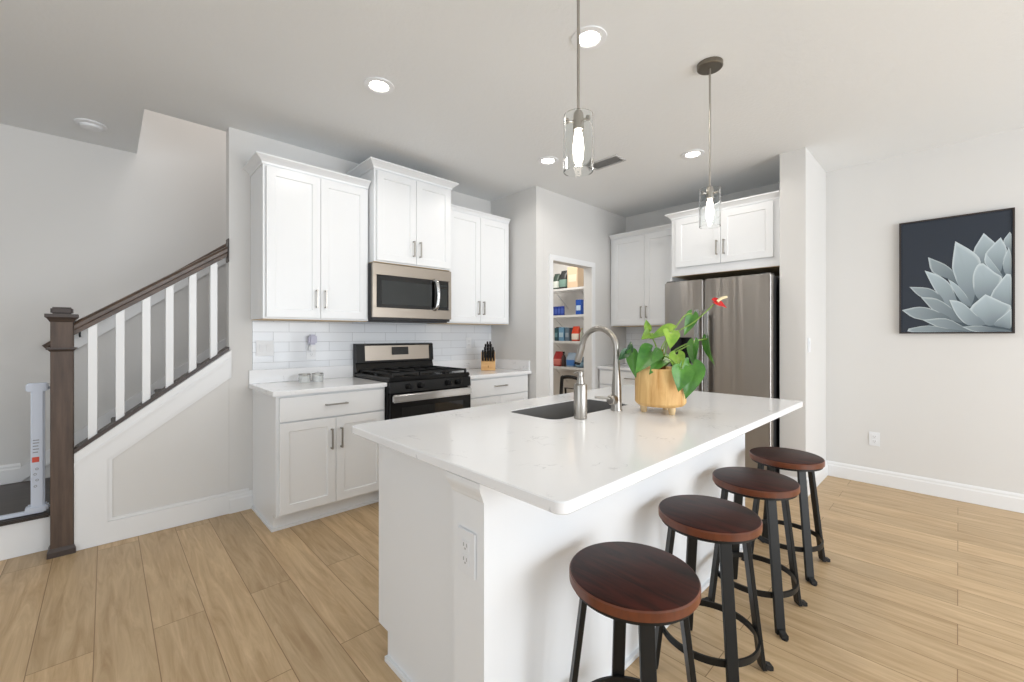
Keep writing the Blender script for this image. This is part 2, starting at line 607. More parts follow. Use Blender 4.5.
for k in (0.16, 1.1, 2.1):
    zz = 0.035 + k * 0.808
    obj('bracket', tube(bmesh.new(), smooth_curve([(k, 0.046, zz - 0.055), (k, 0.012, zz - 0.05), (k, 0.01, zz - 0.012)], 4), 0.006, 8), M['black_matte'], wr)

# ------------------------------------------------------------------ balustrade
bl = thing('stair_balustrade', 'brown stair railing with square newel post and white balusters', 'stair railing', (-0.183, 3.615, 0))
LX, LY = -0.183, 3.615


def sl(x):      # knee wall slope in world x
    return 0.575 + 0.762 * (x + 0.134)


nw = bmesh.new()
bx(nw, -0.045, 0.0475, -0.047, 0.047, 0.0, 1.362)
npost = obj('newel_post', bevel(nw, 0.003, 1), M['newel'], bl)


def collar(z0, z1, o1, o2, m, name):
    b = bmesh.new()
    h = 0.0465
    lv = [(h, z0), (h + o1, z0 + (z1 - z0) * 0.45), (h + o2, z0 + (z1 - z0) * 0.6), (h + o2, z1), (h, z1)]
    rings = [[b.verts.new(p) for p in ((-a, -a, z), (a, -a, z), (a, a, z), (-a, a, z))] for a, z in lv]
    for r, s in zip(rings, rings[1:]):
        for k in range(4):
            b.faces.new((r[k], r[(k + 1) % 4], s[(k + 1) % 4], s[k]))
    b.faces.new(rings[-1])
    b.faces.new(rings[0][::-1])
    return obj(name, b, m, npost, False)


collar(1.345, 1.392, 0.012, 0.02, M['newelcap'], 'cap_moulding')
obj('top_block', bbox(-0.045, 0.045, -0.045, 0.045, 1.392, 1.432, 0.008, 3), M['newelcap'], npost)
collar(1.175, 1.198, 0.008, 0.015, M['newelcap'], 'collar')
b = bmesh.new()
lv = [(0.058, 0.0), (0.058, 0.03), (0.049, 0.05)]
rings = [[b.verts.new(p) for p in ((-a, -a, z), (a, -a, z), (a, a, z), (-a, a, z))] for a, z in lv]
for r, s in zip(rings, rings[1:]):
    for k in range(4):
        b.faces.new((r[k], r[(k + 1) % 4], s[(k + 1) % 4], s[k]))
b.faces.new(rings[0][::-1])
b.faces.new(rings[-1])
obj('base_moulding', b, M['newelcap'], npost, False)
# cap board on the knee wall
cp = [(-0.134, sl(-0.134)), (0.6365, sl(0.6365)), (0.6365, sl(0.6365) + 0.024), (-0.134, sl(-0.134) + 0.024)]
obj('cap_board', prism(bmesh.new(), [(x - LX, z + 0.0006) for x, z in cp], YB - 0.016 - LY, YB + 0.11 - LY, 'y'), M['newelcap'], bl, False)
# handrail: moulded section swept along the slope
prof = [(-0.022, -0.038), (0.022, -0.038), (0.022, -0.012), (0.03, -0.004), (0.032, 0.018), (0.022, 0.034), (0.0, 0.04), (-0.022, 0.034), (-0.032, 0.018), (-0.03, -0.004), (-0.022, -0.012)]
b = bmesh.new()
xa, za, xb, zb = -0.133 - LX, 1.31, 0.628 - LX, 1.868
ra = [b.verts.new((xa, p[0], za + p[1])) for p in prof]
rb = [b.verts.new((xb, p[0], zb + p[1])) for p in prof]
n = len(prof)
for k in range(n):
    b.faces.new((ra[k], ra[(k + 1) % n], rb[(k + 1) % n], rb[k]))
b.faces.new(ra[::-1])
b.faces.new(rb)
bmesh.ops.recalc_face_normals(b, faces=b.faces[:])
obj('handrail', b, M['rail'], bl, False)
obj('wall_rosette', bevel(box(0.629 - LX, 0.6365 + 0.011 - LX - 0.0115, -0.04, 0.04, 1.79, 1.96), 0.003), M['newelcap'], bl)
for xc in (-0.056, 0.066, 0.19, 0.307, 0.43, 0.549):
    w = 0.0205
    zt = 1.31 + (xc + 0.133) * (1.868 - 1.31) / 0.761 - 0.04
    q = prism(bmesh.new(), [(xc - w - LX, sl(xc - w) + 0.025), (xc + w - LX, sl(xc + w) + 0.025), (xc + w - LX, zt + w * 0.733), (xc - w - LX, zt - w * 0.733)], -w, w, 'y')
    obj('baluster', bevel(q, 0.0015, 1), M['trim'], bl)

# ------------------------------------------------------------------ safety gate housing beside the newel
gt = thing('safety_gate', 'white retractable safety gate upright with red label standing beside the newel post', 'safety gate', (-0.292, 3.745, 0.2235))
gp = obj('post', bbox(-0.023, 0.032, -0.026, 0.026, 0.03, 0.75, 0.007, 3), M['gate'], gt)
obj('top_bracket', bbox(-0.042, 0.046, -0.03, 0.03, 0.718, 0.765, 0.006), M['gate'], gt)
obj('foot', bbox(-0.045, 0.046, -0.035, 0.035, 0.012, 0.05, 0.008), M['gate'], gt)
obj('floor_bar', bbox(-0.9, 0.03, -0.016, 0.016, 0.002, 0.022, 0.004), M['gate'], gt)
for z in (0.035, 0.735):
    obj('wall_bolt', tube(bmesh.new(), [(0.036, 0, z), (0.066, -0.04, z)], 0.008, 10), M['chrome'], gt)
obj('red_label', box(-0.017, 0.011, -0.0275, -0.0263, 0.305, 0.335), M['gatered'], gp)
rr = random.Random(3)
for z in (0.36, 0.378, 0.396, 0.414, 0.43):
    x = -0.014
    obj('printed_line', box(-0.014, rr.uniform(0.004, 0.015), -0.0275, -0.0264, z, z + 0.006), M['gateink'], gp, False)
for z, dx in ((0.165, -0.004), (0.2, 0.003), (0.235, -0.005), (0.265, 0.002)):
    rg_ = lathe(bmesh.new(), [(0.004, 0), (0.007, 0), (0.007, 0.001), (0.004, 0.001), (0.004, 0)], 0, 0, 12)
    for vv in rg_.verts:
        p = vv.co.copy()
        vv.co = (p.x + dx, -0.0264 - p.z, z + p.y)
    obj('printed_symbol', rg_, M['gateink'], gp, False)


# ------------------------------------------------------------------ cabinets (built in a local frame: x along the wall, front towards -y)
def door_bm(x0, x1, z0, z1, yf, t=0.02, rail=0.056, rec=0.007):
    b = bmesh.new()
    def loop(ins, y):
        return [b.verts.new(p) for p in ((x0 + ins, y, z0 + ins), (x1 - ins, y, z0 + ins), (x1 - ins, y, z1 - ins), (x0 + ins, y, z1 - ins))]
    L = [loop(0, yf + t), loop(0, yf + 0.0015), loop(0.0015, yf), loop(rail, yf), loop(rail + 0.004, yf + rec)]
    for a, c in zip(L, L[1:]):
        for k in range(4):
            b.faces.new((a[k], a[(k + 1) % 4], c[(k + 1) % 4], c[k]))
    b.faces.new(L[-1])
    b.faces.new(L[0][::-1])
    bmesh.ops.recalc_face_normals(b, faces=b.faces[:])
    return b


def slab_bm(x0, x1, z0, z1, yf, t=0.02):
    return bevel(box(x0, x1, yf, yf + t, z0, z1), 0.0018, 1)


def pull_bm(x, z, yf, ln, vert=True):
    b = bmesh.new()
    h = ln / 2
    r = 0.0048
    if vert:
        bx(b, x - r, x + r, yf - 0.032, yf - 0.023, z - h, z + h)
        for s in (-1, 1):
            bx(b, x - r, x + r, yf - 0.0235, yf - 0.0003, z + s * (h - 0.006) - 0.005, z + s * (h - 0.006) + 0.005)
    else:
        bx(b, x - h, x + h, yf - 0.032, yf - 0.023, z - r, z + r)
        for s in (-1, 1):
            bx(b, x + s * (h - 0.006) - 0.005, x + s * (h - 0.006) + 0.005, yf - 0.0235, yf - 0.0003, z - r, z + r)
    return b


def crown_bm(x0, x1, y0, y1, z, up, out, left=True, right=True):
    """profile swept round the top of a cabinet; y1 wall side, y0 front"""
    prof = [(0.0, 0.0), (0.006, 0.0), (0.01, up * 0.25), (out * 0.55, up * 0.55), (out * 0.93, up * 0.8), (out, up * 0.82), (out, up), (0.0, up)]
    b = bmesh.new()
    rows = []
    for o, h in prof:
        path = []
        if left:
            path.append((x0 - o, y1))
        path.append((x0 - (o if left else 0), y0 - o))
        path.append((x1 + (o if right else 0), y0 - o))
        if right:
            path.append((x1 + o, y1))
        rows.append([b.verts.new((x, y, z + h)) for x, y in path])
    for a, c in zip(rows, rows[1:]):
        for k in range(len(a) - 1):
            b.faces.new((a[k], a[k + 1], c[k + 1], c[k]))
    for e in (0, -1):
        b.faces.new([r[e] for r in rows])
    bmesh.ops.recalc_face_normals(b, faces=b.faces[:])
    return b


def upper_cabinet(label, loc, rz, w, h, d, up=0.055, out=0.05, left=True, right=True, hz=0.155, side=0.018, splits=2, bottom=0.0, group=None, dtop=0.0, side_left=None):
    t = thing('wall_cabinet', label, 'cabinet', loc, rz, group)
    bd = bmesh.new()
    bx(bd, 0, w, -d, -0.001, 0.004, h)
    obj('body', bd, M['cab'], t, False)
    obj('bottom_panel', box(0.004, w - 0.004, -d + 0.004, -0.004, 0.0, 0.0036), M['underside'], t, False)
    sl_ = side if side_left is None else side_left
    dw = (w - side - sl_ - 0.003) / 2
    yf = -d - 0.021
    for k in range(2):
        x0 = sl_ + k * (dw + 0.003)
        dr = obj('door', door_bm(x0, x0 + dw, bottom + 0.014, h - 0.012 - dtop, yf), M['cab'], t, False)
        hx = x0 + dw - 0.03 if k == 0 else x0 + 0.03
        obj('handle', pull_bm(hx, bottom + hz, yf, 0.132), M['nickel'], dr, False)
    if up:
        obj('crown_moulding', crown_bm(0, w, -d, -0.001, h + 0.0005, up, out, left, right), M['cab'], t, False)
    return t


upper_cabinet('white two door wall cabinet over the counter with the two small jars', (0.772, YB, 1.38), 0, 0.747, 1.055, 0.332, right=False)
upper_cabinet('white short wall cabinet mounted directly over the microwave', (1.528, YB, 1.850), 0, 0.737, 0.735, 0.415, up=0.06, out=0.052, hz=0.14)
upper_cabinet('white two door wall cabinet between the microwave and the pantry wall', (2.267, YB, 1.38), 0, 0.792, 1.055, 0.332, left=False, right=False, out=0.03, up=0.045)
upper_cabinet('white two door wall cabinet left of the refrigerator, above the corner counter', (XR, 2.885, 1.375), -PI / 2, 0.87, 1.035, 0.35, left=False, right=False, out=0.045, up=0.05, side_left=0.042)
upper_cabinet('white wide wall cabinet over the stainless refrigerator', (XR, 1.957, 1.845), -PI / 2, 0.94, 0.56, 0.70, up=0.055, out=0.05, left=True, right=False, side=0.05, hz=0.155, bottom=0.068)
ep = tag(obj('refrigerator_end_panel', box(4.06, XR - 0.001, 1.958, 1.976, 0.001, 1.844), M['cab'], None, False), 'white tall side panel left of the refrigerator', 'panel')


def base_cabinet(label, loc, rz, w, d=0.59, h=0.882, doors=2, leftside=True, group=None):
    t = thing('base_cabinet', label, 'cabinet', loc, rz, group)
    b = bmesh.new()
    prism(b, [(-0.001, 0.001), (-d + 0.075, 0.001), (-d + 0.075, 0.105), (-d, 0.105), (-d, h), (-0.001, h)], 0, w, 'x')
    obj('body', b, M['cab'], t, False)
    b = bmesh.new()
    bx(b, 0.0, w, -d + 0.062, -d + 0.0745, 0.001, 0.1)
    if leftside:
        bx(b, -0.012, -0.0005, -d + 0.062, -0.016, 0.001, 0.018)
    bx(b, -0.012 if leftside else 0, w, -d + 0.05, -d + 0.0615, 0.001, 0.018)
    obj('toe_kick', b, M['cab'], t, False)
    yf = -d - 0.021
    dr = obj('drawer', slab_bm(0.018, w - 0.018, 0.712, 0.868, yf), M['cab'], t, False)
    obj('handle', pull_bm(w / 2, 0.797, yf, 0.15, False), M['nickel'], dr, False)
    dw = (w - 0.036 - 0.003) / 2
    for k in range(2):
        x0 = 0.018 + k * (dw + 0.003)
        o = obj('door', door_bm(x0, x0 + dw, 0.118, 0.703, yf), M['cab'], t, False)
        hx = x0 + dw - 0.032 if k == 0 else x0 + 0.032
        obj('handle', pull_bm(hx, 0.56, yf, 0.14), M['nickel'], o, False)
    return t


base_cabinet('white base cabinet with drawer and two doors beside the stair wall', (0.784, YB, 0), 0, 0.746)
base_cabinet('white base cabinet right of the range, under the knife block', (2.299, YB, 0), 0, 0.782, leftside=False)
base_cabinet('white base cabinet in the corner left of the refrigerator', (XR, 2.885, 0), -PI / 2, 0.86, leftside=False)


def worktop(label, loc, rz, w, d, ends, group=None):
    """ends: left, right upstands"""
    t = thing('worktop', label, 'countertop', loc, rz)
    x0 = -0.012 if not ends[0] else 0.0
    obj('slab', bevel(box(x0, w, -d, -0.001, 0.0, 0.03), 0.003), M['quartz'], t)
    obj('upstand', bevel(box(x0, w, -0.021, -0.001, 0.0305, 0.13), 0.002), M['quartz'], t)
    if ends[1]:
        obj('side_upstand', bevel(box(w - 0.02, w, -d + 0.02, -0.0215, 0.0305, 0.13), 0.002), M['quartz'], t)
    return t


worktop('white quartz worktop left of the range, holding two small jars', (0.77, YB, 0.8835), 0, 0.762, 0.628, (False, False))
worktop('white quartz worktop right of the range, holding the knife block', (2.299, YB, 0.8835), 0, XP - 2.299 - 0.001, 0.628, (True, True))
worktop('white quartz worktop in the corner left of the refrigerator', (XR, 2.895, 0.8835), -PI / 2, 0.915, 0.628, (True, False))

# tiled splashbacks
struct('wall_backsplash', box(0.782, XP - 0.0005, YB - 0.009, YB - 0.0007, 1.0140, 1.4 - 0.021), M['tile'])
bm = bmesh.new()
bx(bm, 1.53, 2.266, YB - 0.0089, YB - 0.0007, 1.3795, 1.39)
struct('wall_backsplash_range', bm, M['tile'])
struct('wall_backsplash_corner', box(XR - 0.009, XR - 0.0007, 1.98, 2.884, 1.0140, 1.374), M['tile'])


# ------------------------------------------------------------------ microwave
mw = thing('microwave', 'stainless over-the-range microwave with black glass door', 'microwave', (1.517, YB, 1.392))
W = 0.75
obj('body', bevel(box(0, W, -0.395, -0.011, 0.0, 0.452), 0.004), M['fridge_side'], mw)
b = bmesh.new()
yf = -0.418
bx(b, 0.0, W, yf, -0.3955, 0.36, 0.452)
bx(b, 0.0, W, yf, -0.3955, 0.02, 0.1)
bx(b, 0.0, 0.033, yf, -0.3955, 0.1, 0.36)
bx(b, W - 0.028, W, yf, -0.3955, 0.1, 0.36)
obj('face_frame', bevel(b, 0.002, 1), M['steel'], mw)
md = obj('door', box(0.0335, 0.585, yf + 0.004, -0.3957, 0.1005, 0.3595), M['blackglass'], mw, False)
obj('window', box(0.075, 0.545, yf + 0.0028, yf + 0.0039, 0.128, 0.318), M['greyglass'], md, False)
obj('handle', tube(bmesh.new(), smooth_curve([(0.567, yf + 0.002, 0.355), (0.577, yf - 0.03, 0.335), (0.585, yf - 0.04, 0.23), (0.577, yf - 0.03, 0.125), (0.567, yf + 0.002, 0.105)], 6), 0.018, 12), M['chrome'], md)
cpn = obj('control_panel', box(0.5855, W - 0.0285, yf + 0.004, -0.3957, 0.1005, 0.3595), M['blackglass'], mw, False)
obj('keypad', box(0.628, 0.706, yf + 0.003, yf + 0.0038, 0.125, 0.29), M['greyglass'], cpn, False)
obj('clock', box(0.63, 0.704, yf + 0.003, yf + 0.0038, 0.31, 0.325), M['greyglass'], cpn, False)
obj('underside_grille', box(0.02, W - 0.02, -0.38, -0.05, -0.008, -0.0005), M['black_matte'], mw, False)

# ------------------------------------------------------------------ range
rg = thing('range', 'black and stainless gas range with low back control panel', 'stove', (1.534, YB, 0))
W = 0.762
obj('body', bevel(box(0.003, W - 0.003, -0.63, -0.012, 0.001, 0.9145), 0.003), M['black'], rg)
obj('cooktop', bevel(box(0, W, -0.655, -0.05, 0.915, 0.95), 0.008, 3), M['black'], rg)
# sloping control panel with knobs
b = prism(bmesh.new(), [(-0.6305, 0.832), (-0.668, 0.832), (-0.66, 0.914), (-0.6305, 0.914)], 0.002, W - 0.002, 'x')
pnl = obj('control_panel', b, M['black'], rg, False)
for xk in (0.16, 0.265, 0.525, 0.625):
    kb = bmesh.new()
    lathe(kb, [(0.0, 0.0), (0.023, 0.0), (0.021, 0.012), (0.017, 0.03), (0.0, 0.031)], 0, 0, 20)
    bx(kb, -0.004, 0.004, -0.02, 0.02, 0.02, 0.042)
    for vv in kb.verts:
        p = vv.co.copy()
        vv.co = (xk + p.x, -0.6655 - p.z, 0.877 + p.y)
    obj('knob', kb, M['black_matte'], pnl)
dr = obj('oven_door', bevel(box(0.004, W - 0.004, -0.672, -0.631, 0.2, 0.826), 0.004), M['black'], rg)
obj('window', box(0.09, W - 0.09, -0.6745, -0.6725, 0.3, 0.72), M['blackglass'], dr, False)
hb = bevel(box(-0.002, W - 0.032, -0.725, -0.7, 0.768, 0.826), 0.009, 3)
bx(hb, 0.03, 0.07, -0.702, -0.6725, 0.777, 0.817)
bx(hb, W - 0.075, W - 0.04, -0.702, -0.6725, 0.777, 0.817)
obj('handle', hb, M['chrome'], dr)
obj('drawer', bevel(box(0.004, W - 0.004, -0.668, -0.631, 0.03, 0.194), 0.004), M['steel'], rg)
# backguard
b = prism(bmesh.new(), [(-0.012, 0.9155), (-0.049, 0.9155), (-0.05, 0.951), (-0.085, 0.955), (-0.062, 1.03), (-0.082, 1.035), (-0.07, 1.19), (-0.055, 1.197), (-0.012, 1.197)], 0.0, W, 'x')
bg = obj('backguard', b, M['black'], rg, False)
b = prism(bmesh.new(), [(-0.0815, 1.05), (-0.0845, 1.05), (-0.0745, 1.178), (-0.0715, 1.178)], 0.075, W - 0.05, 'x')
obj('steel_panel', b, M['steel'], bg, False)
b = prism(bmesh.new(), [(-0.0838, 1.095), (-0.087, 1.095), (-0.0795, 1.165), (-0.076, 1.165)], 0.325, 0.49, 'x')
dp = obj('display', b, M['blackglass'], bg, False)
# grates and burners
for gx in (0.03, 0.275, 0.50):
    b = bmesh.new()
    gw = 0.235
    z0, z1 = 0.9505, 0.98
    for yy in (-0.63, -0.355, -0.085):
        bx(b, gx, gx + gw, yy - 0.007, yy + 0.007, z1 - 0.014, z1)
    for xx in (gx + 0.007, gx + gw / 2, gx + gw - 0.007):
        bx(b, xx - 0.007, xx + 0.007, -0.63, -0.085, z1 - 0.014, z1)
    for yy in (-0.63, -0.085, -0.355):
        for xx in (gx + 0.007, gx + gw - 0.007):
            bx(b, xx - 0.008, xx + 0.008, yy - 0.008, yy + 0.008, z0, z1 - 0.013)
    obj('grate', b, M['iron'], rg, False)
for xb_, yb_ in ((0.147, -0.22), (0.147, -0.5), (0.617, -0.22), (0.617, -0.5), (0.392, -0.36)):
    obj('burner', lathe(bmesh.new(), [(0.0, 0.966), (0.03, 0.966), (0.034, 0.961), (0.05, 0.958), (0.055, 0.9505)], xb_, yb_, 24), M['iron'], rg)

# ------------------------------------------------------------------ refrigerator (local frame, facing -x)
fr = thing('refrigerator', 'stainless side by side refrigerator with dispenser in its left door', 'refrigerator', (XR - 0.107, 1.943, 0.0), -PI / 2)
W = 0.905
D0 = -0.70                 # case front
obj('case', box(0.004, W - 0.002, D0, -0.005, 0.02, 1.755), M['fridge_side'], fr, False)
def fridge_door(x0, x1, name='door'):
    b = bevel(box(x0, x1, D0 - 0.075, D0 - 0.004, 0.06, 1.772), 0.012, 3)
    return obj(name, b, M['fridge'], fr)
yf = D0 - 0.075
SP = 0.37
d1 = fridge_door(0.0, SP - 0.004)
d2 = fridge_door(SP + 0.004, W + 0.004)
obj('gasket', box(0.01, W - 0.01, D0 - 0.0038, D0 - 0.0004, 0.07, 1.765), M['dark'], fr, False)
for d_, hx in ((d1, SP - 0.042), (d2, SP + 0.042)):
    hb = bevel(box(hx - 0.02, hx + 0.02, yf - 0.058, yf - 0.04, 0.45, 1.5), 0.006, 2)
    for z in (0.48, 1.47):
        bx(hb, hx - 0.011, hx + 0.011, yf - 0.041, yf - 0.0005, z - 0.02, z + 0.02)
    obj('handle', hb, M['chrome'], d_)
b = bmesh.new()
bx(b, 0.065, 0.265, yf - 0.004, yf - 0.0005, 0.88, 1.25)
dsp = obj('dispenser', bevel(b, 0.0015, 1), M['blackglass'], d1)
b = bmesh.new()
bx(b, 0.085, 0.245, yf - 0.0052, yf - 0.0042, 0.9, 1.06)
obj('dispenser_recess', b, M['dark'], dsp, False)
for xx in (0.14, 0.19):
    obj('dispenser_paddle', box(xx - 0.012, xx + 0.012, yf - 0.012, yf - 0.0054, 0.96, 1.05), M['fridge_side'], dsp, False)
obj('badge', box(W - 0.2, W - 0.105, yf - 0.0012, yf - 0.0003, 1.673, 1.688), M['nickel'], d2, False)
obj('toe_grille', box(0.01, W - 0.01, D0 - 0.05, D0 - 0.001, 0.001, 0.055), M['dark'], fr, False)
obj('hinge_cover', bbox(0.01, 0.08, D0 - 0.05, D0 + 0.08, 1.756, 1.782, 0.004), M['fridge_side'], fr)
obj('hinge_cover', bbox(W - 0.09, W - 0.015, D0 - 0.05, D0 + 0.08, 1.756, 1.782, 0.004), M['fridge_side'], fr)

# ------------------------------------------------------------------ island
IX0, IX1, IY0, IY1 = 0.722, 2.826, 0.596, 1.719
SX0, SX1, SY0, SY1 = 1.405, 2.03, 1.207, 1.512
BX0, BX1, BY0, BY1 = 0.80, 2.78, 0.885, 1.615
isl = thing('kitchen_island', 'white kitchen island base with an outlet in its end post', 'kitchen island', ((BX0 + BX1) / 2, (BY0 + BY1) / 2, 0))
ix, iy = (BX0 + BX1) / 2, (BY0 + BY1) / 2
b = bmesh.new()
prism(b, [(BY0 + 0.03 - iy, 0.001), (BY1 - 0.075 - iy, 0.001), (BY1 - 0.075 - iy, 0.105), (BY1 - iy, 0.105), (BY1 - iy, 0.66), (BY0 + 0.03 - iy, 0.66)], BX0 + 0.02 - ix, BX1 - ix, 'x')
# upper carcass left open for the sink bowl
bx(b, BX0 + 0.02 - ix, SX0 - 0.03 - ix, BY0 + 0.03 - iy, BY1 - iy, 0.6605, 0.8705)
bx(b, SX1 + 0.03 - ix, BX1 - ix, BY0 + 0.03 - iy, BY1 - iy, 0.6605, 0.8705)
bx(b, SX0 - 0.03 - ix, SX1 + 0.03 - ix, BY0 + 0.03 - iy, SY0 - 0.03 - iy, 0.6605, 0.8705)
bx(b, SX0 - 0.03 - ix, SX1 + 0.03 - ix, SY1 + 0.03 - iy, BY1 - iy, 0.6605, 0.8705)
obj('carcass', b, M['cab'], isl, False)
obj('end_panel', prism(bmesh.new(), [(BY0 + 0.14 - iy, 0.001), (BY1 - 0.072 - iy, 0.001), (BY1 - 0.072 - iy, 0.11), (BY1 + 0.004 - iy, 0.11), (BY1 + 0.004 - iy, 0.8705), (BY0 + 0.14 - iy, 0.8705)], BX0 - ix, BX0 + 0.0195 - ix, 'x'), M['cab'], isl, False)
pp = obj('end_post', box(BX0 - 0.06 - ix, BX0 + 0.0197 - ix, BY0 - iy, BY0 + 0.1395 - iy, 0.001, 0.8705), M['cab'], isl)
# trim under the top of the post
b = bmesh.new()
lv = [(0.0, 0.815), (0.004, 0.82), (0.006, 0.828), (0.014, 0.847), (0.016, 0.855), (0.016, 0.8708)]
rows = []
X0, Ya, Yb = BX0 - 0.06 - ix, BY0 - iy, BY0 + 0.1395 - iy
for o, z in lv:
    o += 0.0005
    rows.append([b.verts.new(p) for p in ((X0 + 0.02, Yb + o, z), (X0 - o, Yb + o, z), (X0 - o, Ya - 0.0015, z), (X0 + 0.02, Ya - 0.0015, z))])
for r, s in zip(rows, rows[1:]):
    for k in range(3):
        b.faces.new((r[k], r[k + 1], s[k + 1], s[k]))
b.faces.new(rows[-1])
b.faces.new(rows[0][::-1])
bmesh.ops.recalc_face_normals(b, faces=b.faces[:])
obj('post_capital', b, M['cab'], pp, False)
obj('back_panel', box(BX0 + 0.0198 - ix, BX1 - ix, BY0 - iy, BY0 + 0.0295 - iy, 0.001, 0.8705), M['cab'], isl, False)
b = bmesh.new()
bx(b, BX0 - 0.074 - ix, BX0 - 0.065 - ix, BY0 - 0.013 - iy, BY0 + 0.15 - iy, 0.001, 0.02)
bx(b, BX0 - 0.0135 - ix, BX0 - 0.0005 - ix, BY0 + 0.15 - iy, BY1 - 0.072 - iy, 0.001, 0.02)
bx(b, BX0 - 0.065 - ix, BX1 - ix, BY0 - 0.013 - iy, BY0 - 0.0005 - iy, 0.001, 0.02)
obj('shoe_moulding', b, M['cab'], isl, False)
# kitchen side doors of the island
for k in range(4):
    w = (BX1 - BX0 - 0.06) / 4
    x0 = BX0 + 0.03 + k * w - ix
    bb = door_bm(x0 + 0.003, x0 + w - 0.003, 0.118, 0.858, 0)
    for vv in bb.verts:
        vv.co.y = BY1 - iy + 0.021 - vv.co.y
    bmesh.ops.recalc_face_normals(bb, faces=bb.faces[:])
    obj('door', bb, M['cab'], isl, False)


def rrect(x0, x1, y0, y1, r, seg=5):
    out = []
    for cx_, cy_, a0 in ((x1 - r, y1 - r, 0), (x0 + r, y1 - r, PI / 2), (x0 + r, y0 + r, PI), (x1 - r, y0 + r, 1.5 * PI)):
        for k in range(seg + 1):
            a = a0 + PI / 2 * k / seg
            out.append((cx_ + r * math.cos(a), cy_ + r * math.sin(a)))
    return out


# quartz top with sink cut-out
top = thing('island_worktop', 'white quartz island top with undermount sink cutout and rounded corners', 'countertop', ((IX0 + IX1) / 2, (IY0 + IY1) / 2, 0.8715))
tx, ty = (IX0 + IX1) / 2, (IY0 + IY1) / 2
b = bmesh.new()
ou = rrect(IX0 - tx, IX1 - tx, IY0 - ty, IY1 - ty, 0.028, 6)
inn = rrect(SX0 - tx, SX1 - tx, SY0 - ty, SY1 - ty, 0.05, 6)
def ring_layers(b, pts, prof):
    """prof: list of (inset, z) -> loops"""
    out = []
    n = len(pts)
    for ins, z in prof:
        vs = []
        for i, p in enumerate(pts):
            a = Vector(pts[i - 1]) ; c = Vector(pts[(i + 1) % n])
            t = (c - a).normalized()
            nrm = Vector((-t.y, t.x))
            vs.append(b.verts.new((p[0] + nrm.x * ins, p[1] + nrm.y * ins, z)))
        out.append(vs)
    return out
lo = ring_layers(b, ou, [(0.003, 0.0), (0.0, 0.003), (0.0, 0.027), (0.003, 0.03)])
li = ring_layers(b, inn, [(-0.002, 0.03), (0.0, 0.028), (0.0, 0.0)])
for grp in (lo, li):
    for r, s in zip(grp, grp[1:]):
        for k in range(len(r)):
            b.faces.new((r[k], r[(k + 1) % len(r)], s[(k + 1) % len(r)], s[k]))
for A, B in ((lo[-1], li[0]), (lo[0], li[-1])):
    n = len(A)
    for k in range(n):
        b.faces.new((A[k], A[(k + 1) % n], B[(k + 1) % n], B[k]))
bmesh.ops.recalc_face_normals(b, faces=b.faces[:])
obj('slab', b, M['quartz'], top, True, 30)

# sink bowl
sk = thing('sink', 'undermount stainless sink bowl set in the island top', 'sink', ((SX0 + SX1) / 2, (SY0 + SY1) / 2, 0.678))
cx_, cy_ = (SX0 + SX1) / 2, (SY0 + SY1) / 2
b = bmesh.new()
op = rrect(SX0 + 0.003 - cx_, SX1 - 0.003 - cx_, SY0 + 0.003 - cy_, SY1 - 0.003 - cy_, 0.047, 6)
ls = ring_layers(b, op, [(-0.0022, 0.216), (-0.0022, 0.219), (0.0, 0.219), (0.0, 0.03), (0.02, 0.012), (0.04, 0.01)])
for r, s in zip(ls, ls[1:]):
    for k in range(len(r)):
        b.faces.new((r[k], r[(k + 1) % len(r)], s[(k + 1) % len(r)], s[k]))
b.faces.new(ls[-1])
bmesh.ops.recalc_face_normals(b, faces=b.faces[:])
bowl = obj('bowl', b, M['sink'], sk)
obj('drain', lathe(bmesh.new(), [(0.045, 0.0105), (0.045, 0.013), (0.03, 0.012), (0.0, 0.0108)], 0, 0, 24), M['chrome'], sk)

# faucet
fc = thing('faucet', 'tall brushed nickel gooseneck faucet on the island behind the dark sink', 'faucet', (1.812, 1.157, 0.902))
obj('base', lathe(bmesh.new(), [(0.0, 0.0), (0.028, 0.0), (0.028, 0.006), (0.0255, 0.012), (0.025, 0.06), (0.024, 0.1), (0.0, 0.1)], 0, 0, 28), M['nickel'], fc)
pts = [(0, 0, 0.1), (0, 0, 0.2), (0, 0.0, 0.285)]
R_ = 0.104
for k in range(1, 15):
    a = PI * k / 14 * 0.93
    pts.append((0, R_ - R_ * math.cos(a), 0.298 + R_ * math.sin(a)))
nse = obj('neck', tube(bmesh.new(), pts, [0.0235, 0.0175, 0.0152] + [0.0145] * (len(pts) - 3), 16), M['nickel'], fc)
e1 = Vector(pts[-1]); dd = (e1 - Vector(pts[-2])).normalized()
hd = obj('spray_head', tube(bmesh.new(), [e1 + dd * t for t in (0.0005, 0.008, 0.05, 0.085, 0.098)], [0.0155, 0.0165, 0.0185, 0.0195, 0.0175], 18), M['nickel'], fc)
obj('aerator', tube(bmesh.new(), [e1 + dd * 0.0985, e1 + dd * 0.112], [0.0165, 0.0155], 16), M['black_matte'], hd)
obj('handle_hub', tube(bmesh.new(), [(-0.02, 0.0, 0.055), (-0.05, 0.0, 0.055), (-0.056, 0.0, 0.055)], [0.024, 0.024, 0.017], 18), M['nickel'], fc)
obj('lever', tube(bmesh.new(), smooth_curve([(-0.048, 0.0, 0.058), (-0.068, 0.015, 0.066), (-0.11, 0.05, 0.07)], 6), 0.0058, 10), M['nickel'], fc)

